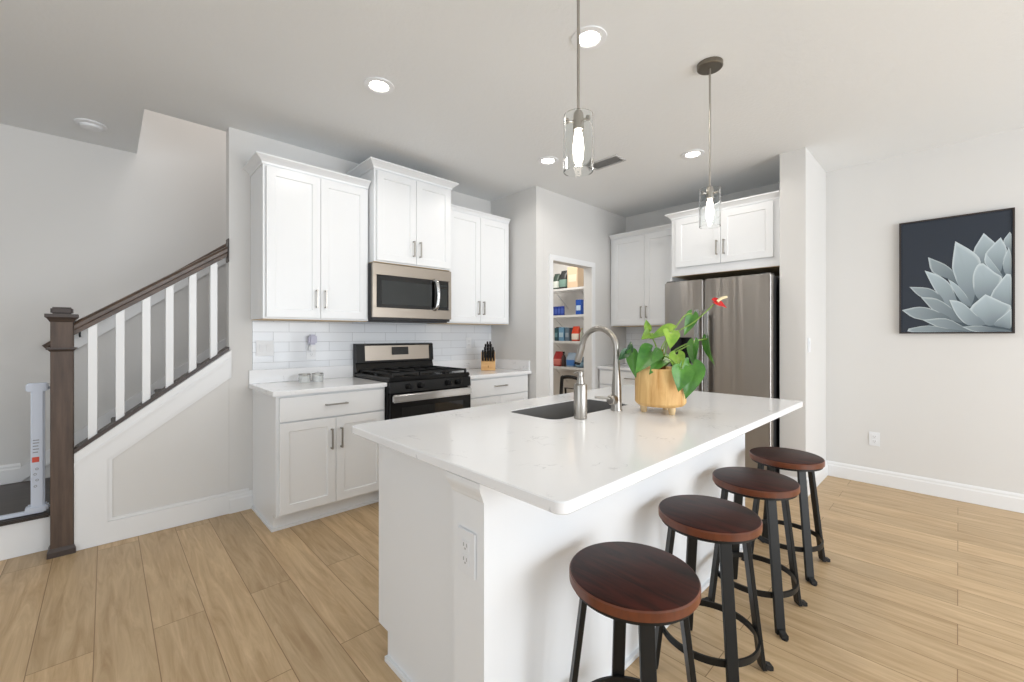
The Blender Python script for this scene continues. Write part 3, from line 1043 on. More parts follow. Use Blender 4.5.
# soap dispenser
sd = thing('soap_dispenser', 'brushed steel soap dispenser cylinder standing left of the faucet', 'soap dispenser', (1.522, 1.156, 0.902))
obj('bottle', lathe(bmesh.new(), [(0.0, 0.0), (0.0285, 0.0), (0.0295, 0.004), (0.0295, 0.146), (0.027, 0.152), (0.0, 0.153)], 0, 0, 32), M['nickel'], sd)
obj('collar', lathe(bmesh.new(), [(0.0, 0.1535), (0.018, 0.1535), (0.0165, 0.165), (0.0125, 0.185), (0.0, 0.186)], 0, 0, 24), M['nickel'], sd)
ph = lathe(bmesh.new(), [(0.0, 0.1865), (0.0115, 0.1865), (0.012, 0.205), (0.0095, 0.21), (0.0, 0.211)], 0, 0, 20)
tube(ph, [(0, 0, 0.2), (0.0, 0.02, 0.202), (0.0, 0.034, 0.198)], 0.005, 10)
obj('pump', ph, M['nickel'], sd)

# ------------------------------------------------------------------ potted anthurium
pt = thing('potted_anthurium', 'anthurium with one red flower in a footed wooden planter on the island', 'plant', (1.928, 0.989, 0.902))
PR = 0.117
pot = obj('planter', lathe(bmesh.new(), [(0.0, 0.034), (0.09, 0.034), (0.104, 0.036), (0.110, 0.041), (PR, 0.05), (PR, 0.207), (PR - 0.004, 0.212), (PR - 0.013, 0.212), (PR - 0.016, 0.205), (PR - 0.018, 0.19), (0.0, 0.19)], 0, 0, 48), M['pot'], pt)
for a in (-1.95, 2.3, 0.14):
    obj('foot', lathe(bmesh.new(), [(0.0, 0.0), (0.011, 0.0), (0.014, 0.004), (0.0165, 0.02), (0.016, 0.0335), (0.0, 0.0336)], 0.078 * math.cos(a), 0.078 * math.sin(a), 16), M['potleg'], pot)
obj('soil', lathe(bmesh.new(), [(0.0, 0.2), (0.05, 0.198), (PR - 0.019, 0.192), (PR - 0.019, 0.1905), (0.0, 0.1905)], 0, 0, 32), M['soil'], pt)
cr = bmesh.new()
for p0, p1, r_ in (((0.018, 0.003, 0.195), (0.014, -0.004, 0.3), 0.011), ((0.005, 0.01, 0.195), (0.0, 0.0, 0.26), 0.008), ((0.03, -0.005, 0.195), (0.026, -0.012, 0.25), 0.009)):
    tube(cr, [p0, tuple((a + c) / 2 + random.uniform(-.003, .003) for a, c in zip(p0, p1)), p1], [r_, r_ * 0.9, r_ * 0.5], 8)
obj('root_crown', cr, M['crown'], pt)
STEMS = [
    [(0.018, 0.003, 0.205), (0.016, -0.014, 0.315), (0.066, -0.08, 0.452), (0.11, -0.105, 0.472)],
    [(0.021, 0.0, 0.205), (0.046, -0.042, 0.289), (0.099, -0.111, 0.336), (0.178, -0.15, 0.351)],
    [(0.018, 0.003, 0.205), (0.032, -0.038, 0.274), (0.083, -0.128, 0.331)],
    [(0.014, 0.007, 0.205), (-0.001, -0.006, 0.305), (0.03, -0.042, 0.376)],
    [(0.014, 0.007, 0.205), (-0.0, 0.022, 0.315), (0.022, 0.066, 0.379)],
    [(0.018, 0.003, 0.205), (-0.054, 0.054, 0.274), (-0.116, 0.103, 0.279)],
    [(0.021, 0.0, 0.205), (0.03, -0.072, 0.262), (0.022, -0.139, 0.232)],
    [(0.01, 0.005, 0.205), (-0.03, -0.04, 0.27), (-0.05, -0.128, 0.215)],
]
for s in STEMS:
    obj('stem', tube(bmesh.new(), smooth_curve(s, 6), 0.0034, 8), M['stem'], pt)


def leaf_bm(base, tip, width, droop=0.2, fold=0.42, hint=(-0.69, -0.72, 0.35)):
    """heart shaped leaf with a folded midrib; base is the stalk end"""
    A, B = Vector(base), Vector(tip)
    ax = B - A
    ln = ax.length
    ax.normalize()
    nrm = Vector(hint)
    nrm = (nrm - ax * nrm.dot(ax))
    nrm.normalize()
    sd_ = ax.cross(nrm).normalized()
    prof = [(-0.16, 0.36), (-0.11, 0.62), (0.0, 0.88), (0.12, 1.0), (0.28, 0.98), (0.44, 0.84), (0.6, 0.64), (0.75, 0.42), (0.88, 0.2), (1.0, 0.0)]
    b = bmesh.new()
    rows = []
    for t, w in prof:
        row = []
        for k in (-3, -2, -1, 0, 1, 2, 3):
            u = k / 3.0
            tt = t if not (t < 0.02 and abs(u) < 0.5) else max(t, 0.02 + 0.01 * t)
            lift = fold * abs(u) * w * width * 0.5 - droop * ln * max(tt, 0) ** 2 + 0.012 * width * math.sin(9 * t + 3 * u) 
            row.append(b.verts.new(A + ax * ln * tt + sd_ * (u * w * width * 0.5) + nrm * lift))
        rows.append(row)
    for r, s in zip(rows, rows[1:]):
        for k in range(6):
            try:
                b.faces.new((r[k], r[k + 1], s[k + 1], s[k]))
            except ValueError:
                pass
    bmesh.ops.remove_doubles(b, verts=b.verts[:], dist=1e-5)
    bmesh.ops.recalc_face_normals(b, faces=b.faces[:])
    bmesh.ops.solidify(b, geom=b.faces[:], thickness=0.0009)
    return b


LEAVES = [
    ((0.024, 0.066, 0.379), (-0.028, 0.08, 0.352), 0.055, 'leaflight', None),
    ((0.019, 0.071, 0.393), (0.009, 0.081, 0.446), 0.036, 'leaflight', (-0.8, -0.3, 0.2)),
    ((0.062, -0.039, 0.392), (-0.02, 0.045, 0.366), 0.08, 'leaflight', (-0.4, -0.5, 0.8)),
    ((0.012, -0.045, 0.381), (-0.05, -0.081, 0.318), 0.08, 'leaflight', None),
    ((-0.116, 0.103, 0.279), (-0.058, 0.11, 0.345), 0.04, 'leafdark', (-0.5, -0.4, -0.3)),
    ((-0.12, 0.107, 0.29), (-0.158, 0.13, 0.25), 0.045, 'leafdark', None),
    ((-0.11, 0.084, 0.285), (-0.14, 0.057, 0.171), 0.06, 'leaf', (-0.9, -0.2, 0.2)),
    ((-0.031, 0.022, 0.292), (-0.18, 0.016, 0.216), 0.11, 'leaf', (-0.4, -0.6, 0.75)),
    ((0.012, 0.0, 0.275), (-0.14, -0.04, 0.213), 0.09, 'leaf', (-0.3, -0.7, 0.6)),
    ((0.126, -0.1, 0.47), (0.064, -0.096, 0.372), 0.06, 'leaf', None),
    ((0.083, -0.128, 0.335), (0.026, -0.143, 0.225), 0.06, 'leaf', (-0.9, 0.1, 0.2)),
    ((0.178, -0.15, 0.355), (0.156, -0.17, 0.226), 0.06, 'leaf', (-0.99, 0.75, 0.1)),
    ((-0.006, -0.085, 0.28), (-0.059, -0.117, 0.195), 0.07, 'leaflight', (-0.9, -0.4, 0.2)),
    ((-0.05, -0.128, 0.218), (-0.091, -0.14, 0.122), 0.1, 'leaf', None),
    ((0.022, -0.139, 0.235), (-0.03, -0.15, 0.085), 0.118, 'leaf', None),
]
for a, c, w, m, h in LEAVES:
    o = obj('leaf', leaf_bm(a, c, w, hint=h or (-0.69, -0.72, 0.35)), M[m], pt, True, 80)
fl = obj('flower_stalk', tube(bmesh.new(), smooth_curve([(0.018, 0.003, 0.205), (0.038, -0.035, 0.356), (0.107, -0.118, 0.432), (0.159, -0.187, 0.513)], 6), 0.0032, 8), M['stem'], pt)
obj('spathe', leaf_bm((0.16, -0.188, 0.527), (0.206, -0.234, 0.503), 0.055, 0.1, 0.3, (-0.45, -0.55, 0.7)), M['red'], fl, True, 80)
obj('spadix', tube(bmesh.new(), smooth_curve([(0.172, -0.199, 0.527), (0.187, -0.213, 0.543), (0.206, -0.232, 0.55)], 5), [0.0065] * 10 + [0.004], 10), M['cream'], fl)

# ------------------------------------------------------------------ bar stools
SH = 0.597
RS = 0.1795
stool = thing('bar_stool', '', 'bar stool', (1.09, 0.643, 0))
sb = bmesh.new()
lathe(sb, [(0.0, SH), (RS - 0.008, SH), (RS - 0.003, SH - 0.002)], 0, 0, 64, 0)
lathe(sb, [(RS - 0.003, SH - 0.002), (RS, SH - 0.006), (RS, SH - 0.029), (RS - 0.003, SH - 0.0304), (0.0, SH - 0.030)], 0, 0, 64, 1)
bmesh.ops.remove_doubles(sb, verts=sb.verts[:], dist=1e-5)
obj('seat', sb, [M['seat'], M['rim']], stool)
obj('apron_ring', lathe(bmesh.new(), [(0.0, SH - 0.0305), (RS - 0.008, SH - 0.0305), (RS - 0.008, SH - 0.042), (RS - 0.03, SH - 0.046), (0.0, SH - 0.046)], 0, 0, 48), M['legsteel'], stool)
for k in range(4):
    a = PI / 4 + k * PI / 2
    ca, sa = math.cos(a), math.sin(a)
    tv = Vector((-sa, ca, 0))
    rv = Vector((ca, sa, 0))
    r0, r1 = 0.135, 0.205
    b = bmesh.new()
    rows = []
    for r, z in ((r0, SH - 0.0465), (r1 - 0.004, 0.02), (r1, 0.004)):
        ctr = rv * r + Vector((0, 0, z))
        rows.append([b.verts.new(ctr + tv * s * 0.0195 + rv * q * 0.008) for s, q in ((-1, -1), (1, -1), (1, 1), (-1, 1))])
    for r, s in zip(rows, rows[1:]):
        for j in range(4):
            b.faces.new((r[j], r[(j + 1) % 4], s[(j + 1) % 4], s[j]))
    b.faces.new(rows[0][::-1])
    b.faces.new(rows[-1])
    bmesh.ops.recalc_face_normals(b, faces=b.faces[:])
    lg = obj('leg', bevel(b, 0.0015, 1), M['legsteel'], stool)
    fb = bmesh.new()
    rows = []
    for r, z0, z1 in ((r1 + 0.0085, 0.006, 0.026), (r1 + 0.022, 0.001, 0.02), (r1 + 0.034, 0.001, 0.017)):
        rows.append([fb.verts.new(rv * r + tv * s * 0.013 + Vector((0, 0, z))) for s, z in ((-1, z0), (1, z0), (1, z1), (-1, z1))])
    for r, s in zip(rows, rows[1:]):
        for j in range(4):
            fb.faces.new((r[j], r[(j + 1) % 4], s[(j + 1) % 4], s[j]))
    fb.faces.new(rows[0][::-1])
    fb.faces.new(rows[-1])
    bmesh.ops.recalc_face_normals(fb, faces=fb.faces[:])
    lathe(fb, [(0.0, 0.0), (0.011, 0.0), (0.011, 0.006), (0.0, 0.006)], (rv * (r1 + 0.03)).x, (rv * (r1 + 0.03)).y, 12)
    obj('foot', fb, M['black_matte'], lg, False)
rr_ = 0.174
obj('foot_ring', lathe(bmesh.new(), [(rr_ - 0.008, 0.135), (rr_, 0.135), (rr_, 0.159), (rr_ - 0.008, 0.159), (rr_ - 0.008, 0.135)], 0, 0, 56), M['legsteel'], stool)
STG = 'round bar stools along the island'
stool['label'] = 'round wooden bar stool nearest the camera, its legs cut off by the frame'
stool['group'] = STG
dup(stool, (1.665, 0.66, 0), 0.0, 'second round wooden bar stool from the camera along the island', STG)
dup(stool, (2.215, 0.665, 0), 0.0, 'third round wooden bar stool from the camera along the island', STG)
dup(stool, (2.772, 0.672, 0), 0.0, 'round bar stool farthest from the camera, nearest the refrigerator', STG)

# ------------------------------------------------------------------ pendants
def pendant(label, x, y):
    t = thing('pendant_light', label, 'pendant light', (x, y, 1.85), 0, 'pendants over the island')
    top_ = H - 1.85
    obj('canopy', lathe(bmesh.new(), [(0.0, top_ - 0.0005), (0.066, top_ - 0.0005), (0.066, top_ - 0.02), (0.062, top_ - 0.024), (0.0, top_ - 0.026)], 0, 0, 36), M['nickel_dark'], t)
    obj('rod', tube(bmesh.new(), [(0, 0, 0.236), (0, 0, top_ - 0.0265)], 0.0055, 12), M['nickel'], t)
    obj('socket', lathe(bmesh.new(), [(0.0, 0.236), (0.012, 0.235), (0.017, 0.225), (0.02, 0.205), (0.02, 0.165), (0.0, 0.165)], 0, 0, 24), M['nickel'], t)
    b = bmesh.new()
    for k in range(3):
        a = 2 * PI * k / 3 + 0.5
        tube(b, [(0.018 * math.cos(a), 0.018 * math.sin(a), 0.195), (0.0475 * math.cos(a), 0.0475 * math.sin(a), 0.195)], 0.004, 8)
        lathe(b, [(0.0, -0.0), (0.007, 0.0), (0.007, 0.014), (0.0, 0.014)], 0.043 * math.cos(a), 0.043 * math.sin(a), 12, 0, 0.188)
    obj('shade_holder', b, M['nickel'], t)
    obj('glass_shade', lathe(bmesh.new(), [(0.0525, 0.015), (0.0535, 0.015), (0.0535, 0.218), (0.05, 0.218), (0.05, 0.015), (0.0525, 0.015)], 0, 0, 40), M['glass'], t)
    obj('bulb', lathe(bmesh.new(), [(0.0, 0.035), (0.008, 0.038), (0.017, 0.06), (0.02, 0.1), (0.016, 0.14), (0.011, 0.1645), (0.0, 0.1645)], 0, 0, 20), M['filament_glass'], t)
    d = bpy.data.lights.new('pendant_glow', 'POINT')
    d.energy, d.color, d.shadow_soft_size = 3.0, (1.0, 0.9, 0.76), 0.03
    o = bpy.data.objects.new('pendant_glow', d)
    o.location = (x, y, 1.85 - 0.05)
    C.objects.link(o)
    return t


pendant('glass cylinder pendant nearer the camera, hanging over the sink end of the island', 1.245, 0.955)
pendant('glass cylinder pendant farther from the camera, hanging in front of the cabinets over the refrigerator', 2.395, 0.94)


# ------------------------------------------------------------------ recessed downlights, vent, detector
def downlight(label, x, y):
    t = thing('recessed_light', label, 'ceiling light', (x, y, H), 0, 'recessed ceiling lights')
    obj('trim_ring', lathe(bmesh.new(), [(0.052, -0.0005), (0.088, -0.0005), (0.086, -0.006), (0.06, -0.008), (0.052, -0.003), (0.052, -0.0005)], 0, 0, 36), M['plate'], t)
    obj('lens', lathe(bmesh.new(), [(0.0, -0.0035), (0.0515, -0.0035), (0.0515, -0.001), (0.0, -0.001)], 0, 0, 32), M['lens'], t)
    d = bpy.data.lights.new('downlight_glow', 'SPOT')
    d.energy, d.color, d.shadow_soft_size = 9.0, (1.0, 0.95, 0.89), 0.05
    d.spot_size, d.spot_blend = math.radians(164), 0.3
    o = bpy.data.objects.new('downlight_glow', d)
    o.location = (x, y, H - 0.03)
    C.objects.link(o)
    return t


area('pantry_fill', (3.9, 3.6, H - 0.02), (3.9, 3.6, 0), 0.5, 0.5, 16, (1.0, 0.95, 0.88))  # added fill to brighten the pantry, without any fixture
downlight('lit recessed ceiling light above the counter left of the range', 1.177, 2.379)
downlight('lit recessed ceiling light right beside the nearer pendant rod', 1.748, 1.274)
downlight('lit recessed ceiling light left of the nearer pendant shade, before the pantry', 2.721, 2.408)
downlight('lit recessed ceiling light in front of the refrigerator, left of the farther pendant', 3.483, 1.502)
sm = thing('smoke_detector', 'round white smoke detector on the ceiling above the stair landing', 'smoke detector', (-0.074, 4.211, H))
obj('base_ring', lathe(bmesh.new(), [(0.0, -0.0005), (0.085, -0.0005), (0.085, -0.008), (0.07, -0.014), (0.0, -0.014)], 0, 0, 36), M['plate'], sm)
obj('cover', lathe(bmesh.new(), [(0.0, -0.0145), (0.06, -0.0145), (0.056, -0.03), (0.03, -0.036), (0.0, -0.037)], 0, 0, 32), M['plate'], sm)
vt = thing('ceiling_vent', 'grey louvred air vent on the ceiling beside the nearer pendant', 'air vent', (3.11, 2.09, H))
b = bmesh.new()
for a in ((-0.08, 0.08, -0.15, -0.132), (-0.08, 0.08, 0.132, 0.15), (-0.08, -0.062, -0.132, 0.132), (0.062, 0.08, -0.132, 0.132)):
    bx(b, *a, -0.008, -0.0005)
obj('frame', b, mat('vent_grey', (196, 196, 196), 0.5), vt, False)
obj('backing', box(-0.0615, 0.0615, -0.1315, 0.1315, -0.002, -0.0006), M['slot'], vt, False)
for k in range(6):
    x = -0.05 + 0.02 * k
    b = prism(bmesh.new(), [(x - 0.007, -0.009), (x - 0.005, -0.009), (x + 0.007, -0.0025), (x + 0.005, -0.0025)], -0.1315, 0.1315, 'y')
    obj('louvre', b, bpy.data.materials['vent_grey'], vt, False)


# ------------------------------------------------------------------ outlets (local frame facing -y)
def plate(name, label, loc, rz, kind='duplex', w=0.072, h=0.116):
    t = thing(name, label, 'outlet' if kind == 'duplex' else 'light switch', loc, rz)
    obj('cover_plate', bevel(box(-w / 2, w / 2, -0.006, -0.0005, -h / 2, h / 2), 0.002), M['plate'], t)
    if kind == 'duplex':
        for z in (-0.02, 0.02):
            r = obj('receptacle', bevel(box(-0.0165, 0.0165, -0.0085, -0.0062, z - 0.014, z + 0.014), 0.001, 1), M['plate'], t)
            b = bmesh.new()
            for x in (-0.007, 0.007):
                bx(b, x - 0.0014, x + 0.0014, -0.0092, -0.0086, z - 0.002, z + 0.008)
            bx(b, -0.0025, 0.0025, -0.0092, -0.0086, z - 0.01, z - 0.005)
            obj('slots', b, M['slot'], r, False)
    else:
        for x in ([-0.023, 0.023] if w > 0.1 else [0.0]):
            s = obj('toggle_surround', bevel(box(x - 0.0165, x + 0.0165, -0.0075, -0.0062, -0.033, 0.033), 0.0005, 1), M['plate'], t)
            obj('toggle', prism(bmesh.new(), [(-0.0077, -0.028), (-0.0077, 0.028), (-0.0115, 0.027)], x - 0.0145, x + 0.0145, 'x'), M['plate'], s, False)
    return t


plate('light_switch_plate', 'white double switch plate on the tiles near the stair wall', (0.862, YB - 0.0095, 1.172), 0, 'switch', 0.118)
plate('outlet_plate', 'white outlet on the tiles with a small air freshener plugged in', (1.19, YB - 0.0095, 1.135), 0)
plate('outlet_plate', 'white outlet on the tiles right of the range, beside the knife block', (2.78, YB - 0.0095, 1.187), 0)
plate('outlet_plate', 'white outlet low on the wall under the succulent picture', (XR, 0.495, 0.385), -PI / 2)
plate('outlet_plate', 'white outlet on the end post of the island', (BX0 - 0.0602, 0.957, 0.658), -PI / 2, 'duplex', 0.081, 0.127)
plate('light_switch_plate', 'white switch plate on the narrow wall beside the refrigerator alcove', (4.1, 0.833, 1.19), 0, 'switch')
af = thing('air_freshener', 'pale lilac plug-in air freshener in the tile outlet above the two jars', 'air freshener', (1.19, YB - 0.0195, 1.155))
obj('housing', bbox(-0.026, 0.026, -0.045, 0.0, -0.014, 0.04, 0.01, 3), M['plate'], af)
obj('cartridge', bbox(-0.03, 0.03, -0.05, -0.002, 0.0405, 0.12, 0.012, 3), mat('lilac_plastic', (196, 196, 216), 0.3), af)

# ------------------------------------------------------------------ things on the range wall counters
def jar(label, x, y):
    t = thing('glass_jar', label, 'jar', (x, y, 0.914), 0, 'small glass jars left of the range')
    obj('glass', lathe(bmesh.new(), [(0.0, 0.0), (0.04, 0.0), (0.042, 0.004), (0.042, 0.056), (0.0405, 0.058), (0.0385, 0.056), (0.0385, 0.005), (0.0, 0.005)], 0, 0, 32), M['glass'], t)
    obj('filling', lathe(bmesh.new(), [(0.0, 0.0055), (0.038, 0.0055), (0.038, 0.046), (0.02, 0.05), (0.0, 0.051)], 0, 0, 28), M['powder'], t)
    obj('rim', lathe(bmesh.new(), [(0.0405, 0.0585), (0.043, 0.0585), (0.043, 0.062), (0.0385, 0.062), (0.0385, 0.0585), (0.0405, 0.0585)], 0, 0, 32), M['nickel'], t)
    return t


jar('small glass jar of white powder left of the range, the one farther from the range', 1.095, 3.43)
jar('small glass jar of white powder left of the range, the one nearer the range', 1.19, 3.43)

kb_ = thing('knife_block', 'light wooden knife block full of black handled knives', 'knife block', (2.84, 3.33, 0.9145), -0.7)
bb = prism(bmesh.new(), [(-0.085, 0.0), (0.075, 0.0), (0.075, 0.165), (0.045, 0.185), (-0.035, 0.1), (-0.075, 0.088), (-0.085, 0.07)], -0.072, 0.072, 'x')
obj('block', bevel(bb, 0.003, 1), M['block'], kb_)
obj('stamp', box(-0.004, 0.004, -0.0862, -0.0853, 0.03, 0.05), M['crown'], kb_, False)


def knife():
    t = thing('kitchen_knife', '', 'knife', (0, 0, 0), -0.7)
    # root at the slot mouth; handle leans back over the block
    hd_ = bmesh.new()
    d = Vector((0, -0.45, 0.9)).normalized()
    q = Vector((0, 0.9, 0.45)).normalized()
    rows = []
    for s, hw, ht in ((0.004, 0.0085, 0.0115), (0.02, 0.0092, 0.0135), (0.065, 0.0085, 0.0115), (0.105, 0.0094, 0.0145), (0.118, 0.008, 0.011)):
        cc = d * s
        rows.append([hd_.verts.new(cc + Vector((a * hw, 0, 0)) + q * c_ * ht) for a, c_ in ((-1, -0.6), (-0.6, -1), (0.6, -1), (1, -0.6), (1, 0.6), (0.6, 1), (-0.6, 1), (-1, 0.6))])
    for r, s in zip(rows, rows[1:]):
        for j in range(8):
            hd_.faces.new((r[j], r[(j + 1) % 8], s[(j + 1) % 8], s[j]))
    hd_.faces.new(rows[0][::-1])
    hd_.faces.new(rows[-1])
    bmesh.ops.recalc_face_normals(hd_, faces=hd_.faces[:])
    ho = obj('handle', hd_, M['black_matte'], t)
    b = bmesh.new()
    for s in (0.03, 0.075):
        tube(b, [d * s + Vector((-0.0098, 0, 0)), d * s + Vector((0.0098, 0, 0))], 0.0022, 8)
    obj('rivet', b, M['chrome'], ho)
    return t


k0 = knife()
KG = 'black handled knives in the wooden block'
KL = 'black handled kitchen knife standing in the light wooden knife block'
spots = []
rk = random.Random(5)
for row, (yy, zz) in enumerate(((-0.058, 0.098), (-0.012, 0.127), (0.018, 0.158), (0.04, 0.182))):
    n = (5, 4, 3, 2)[row]
    for k in range(n):
        spots.append(((k - (n - 1) / 2) * 0.0275 + (0.006 if row % 2 else 0), yy, zz))
c6, s6 = math.cos(-0.7), math.sin(-0.7)
for i, (a, c_, z) in enumerate(spots):
    loc = (2.84 + a * c6 - c_ * s6, 3.33 + a * s6 + c_ * c6, 0.9145 + z)
    if i == 0:
        k0.location = loc
        k0['label'], k0['group'] = KL, KG
    else:
        dup(k0, loc, -0.7, KL, KG)

# ------------------------------------------------------------------ pantry shelves and stores
shm = mat('shelf_white', (226, 226, 226), 0.5)
SHZ = (1.898, 1.539, 1.193, 0.847)
SL = ('topmost white wire shelf in the pantry', 'second white wire shelf from the top in the pantry', 'third white wire shelf from the top in the pantry', 'lowest white wire shelf in the pantry')
for z, l in zip(SHZ, SL):
    t = thing('wire_shelf', l, 'shelf', (XR - 0.16, 3.72, z), 0, 'pantry wire shelves')
    b = bmesh.new()
    for yy in [(-0.7 + 0.05 * q) for q in range(29)]:
        bx(b, -0.145, 0.158, yy - 0.003, yy + 0.003, -0.006, -0.0002)
    for xx in (-0.05, 0.05, 0.155):
        bx(b, xx - 0.003, xx + 0.003, -0.7, 0.7, -0.012, -0.0062)
    obj('deck', b, shm, t, False)
    obj('front_rail', box(-0.152, -0.1455, -0.7, 0.7, -0.03, -0.0002), shm, t, False)
    for yy in (-0.35, 0.1, 0.5):
        obj('brace', tube(bmesh.new(), [(-0.14, yy, -0.022), (0.155, yy, -0.25)], 0.005, 6), shm, t)


def store(name, label, cat, y, z, shape, w, d, h, cols, group=None, xoff=0.0):
    x = XR - 0.29 + d / 2 + xoff
    h *= 1.18 if h < 0.18 else 1.0
    t = thing(name, label, cat, (x, y, z), 0, group)
    m0 = mat(name + '_skin', cols[0], 0.4)
    m1 = mat(name + '_band', cols[1], 0.4)
    if shape == 'box':
        o = obj('carton', bbox(-d / 2, d / 2, -w / 2, w / 2, 0.0005, h, 0.002, 1), m0, t)
        b = bmesh.new()
        bx(b, -d / 2 - 0.0012, -d / 2 - 0.0003, -w * 0.38, w * 0.38, h * 0.28, h * 0.62)
        obj('printed_panel', b, m1, o, False)
    elif shape == 'bag':
        b = bmesh.new()
        rows = []
        for s, zz in ((0.86, 0.0005), (1.0, 0.1 * h), (1.05, 0.5 * h), (0.95, 0.8 * h), (0.9, 0.92 * h), (0.88, h)):
            th = d / 2 * (1.0 if zz < 0.6 * h else max(0.06, 1 - (zz / h - 0.6) * 2.45))
            rows.append([b.verts.new((th * math.copysign(abs(math.cos(a)) ** 0.6, math.cos(a)), w / 2 * s * math.copysign(abs(math.sin(a)) ** 0.6, math.sin(a)), zz)) for a in [2 * PI * q / 20 for q in range(20)]])
        for r, s in zip(rows, rows[1:]):
            for j in range(20):
                b.faces.new((r[j], r[(j + 1) % 20], s[(j + 1) % 20], s[j]))
        b.faces.new(rows[0][::-1])
        b.faces.new(rows[-1])
        bmesh.ops.recalc_face_normals(b, faces=b.faces[:])
        for f in b.faces:
            zc = f.calc_center_median().z / h
            f.material_index = 1 if 0.25 < zc < 0.55 and f.normal.x < -0.3 else 0
        obj('bag', b, [m0, m1], t)
    elif shape == 'can':
        o = obj('can', lathe(bmesh.new(), [(0.0, 0.0005), (w / 2, 0.0005), (w / 2, h - 0.004), (w / 2 - 0.003, h), (0.0, h)], 0, 0, 24), m0, t)
        obj('label', lathe(bmesh.new(), [(w / 2 + 0.0005, h * 0.2), (w / 2 + 0.0005, h * 0.75)], 0, 0, 24), m1, o)
    elif shape == 'bottle':
        o = obj('bottle', lathe(bmesh.new(), [(0.0, 0.0005), (w / 2, 0.0005), (w / 2, h * 0.6), (w * 0.2, h * 0.8), (w * 0.2, h * 0.93), (0.0, h * 0.93)], 0, 0, 20), m0, t)
        obj('cap', lathe(bmesh.new(), [(0.0, h * 0.932), (w * 0.24, h * 0.932), (w * 0.24, h), (0.0, h)], 0, 0, 16), m1, o)
    return t


z1, z2, z3, z4 = SHZ
store('snack_bag', 'dark green patterned bag on the top pantry shelf', 'bag', 3.83, z1, 'bag', 0.11, 0.13, 0.22, ((58, 74, 66), (210, 216, 210)))
store('snack_bag', 'black topped storage bag on the top pantry shelf', 'bag', 3.70, z1, 'bag', 0.13, 0.13, 0.25, ((44, 46, 48), (120, 150, 140)))
store('cardboard_box', 'plain tan cardboard box on the top pantry shelf', 'box', 3.52, z1, 'box', 0.17, 0.2, 0.28, ((226, 200, 170), (238, 222, 200)))
for k in range(4):
    store('drink_can', 'blue can in the row on the second pantry shelf', 'can', 3.87 - 0.056 * k, z2, 'can', 0.05, 0.05, 0.105, ((38, 62, 150), (70, 96, 180)), 'blue cans on the second pantry shelf')
store('food_carton', 'bright blue carton standing on the second pantry shelf', 'box', 3.42, z2, 'box', 0.09, 0.1, 0.165, ((36, 84, 176), (200, 220, 240)))
store('jar_tub', 'brown lidded tub at the left of the third pantry shelf', 'tub', 3.85, z3, 'can', 0.08, 0.08, 0.19, ((96, 84, 72), (60, 90, 90)), None, 0.08)
store('food_carton', 'teal carton on the third pantry shelf', 'box', 3.80, z3, 'box', 0.06, 0.06, 0.15, ((46, 84, 96), (110, 150, 160)))
store('food_carton', 'pale blue carton on the third pantry shelf', 'box', 3.71, z3, 'box', 0.09, 0.12, 0.155, ((110, 156, 190), (176, 204, 220)))
store('food_carton', 'grey blue carton beside the red bag on the third pantry shelf', 'box', 3.61, z3, 'box', 0.07, 0.12, 0.15, ((96, 116, 132), (150, 164, 176)))
store('snack_bag', 'orange red bag on the third pantry shelf', 'bag', 3.49, z3, 'bag', 0.12, 0.1, 0.165, ((206, 66, 34), (236, 226, 214)))
store('spice_bottle', 'small yellow capped bottle on the third pantry shelf', 'bottle', 3.385, z3, 'bottle', 0.05, 0.05, 0.14, ((170, 172, 160), (206, 186, 60)))
store('snack_bag', 'dark red bag at the left of the lowest pantry shelf', 'bag', 3.80, z4, 'bag', 0.15, 0.14, 0.2, ((160, 34, 34), (206, 120, 110)))
store('glass_bottle', 'dark bottle beside the red bag on the lowest pantry shelf', 'bottle', 3.69, z4, 'bottle', 0.06, 0.06, 0.2, ((60, 44, 40), (36, 30, 28)))
store('snack_bag', 'blue and white bag on the lowest pantry shelf', 'bag', 3.57, z4, 'bag', 0.15, 0.13, 0.16, ((150, 170, 190), (66, 118, 186)))
store('snack_bag', 'teal bag at the right of the lowest pantry shelf', 'bag', 3.42, z4, 'bag', 0.13, 0.12, 0.12, ((52, 84, 100), (120, 150, 170)))
# black folding step stool on the pantry floor
fs = thing('step_stool', 'black folding step stool standing on the pantry floor', 'step stool', (4.2, 3.33, 0))
obj('front_frame', tube(bmesh.new(), smooth_curve([(-0.06, -0.14, 0.0015), (-0.02, -0.14, 0.66), (-0.02, -0.1, 0.74), (-0.02, 0.1, 0.74), (-0.02, 0.14, 0.66), (-0.06, 0.14, 0.0015)], 5), 0.022, 10), M['black_matte'], fs)
obj('rear_frame', tube(bmesh.new(), [(0.1, -0.12, 0.0015), (0.03, -0.12, 0.6), (0.03, 0.12, 0.6), (0.1, 0.12, 0.0015)], 0.014, 8), M['black_matte'], fs)
for z in (0.25, 0.5):
    obj('step', bbox(-0.055, 0.06, -0.115, 0.115, z, z + 0.03, 0.005), M['black_matte'], fs)

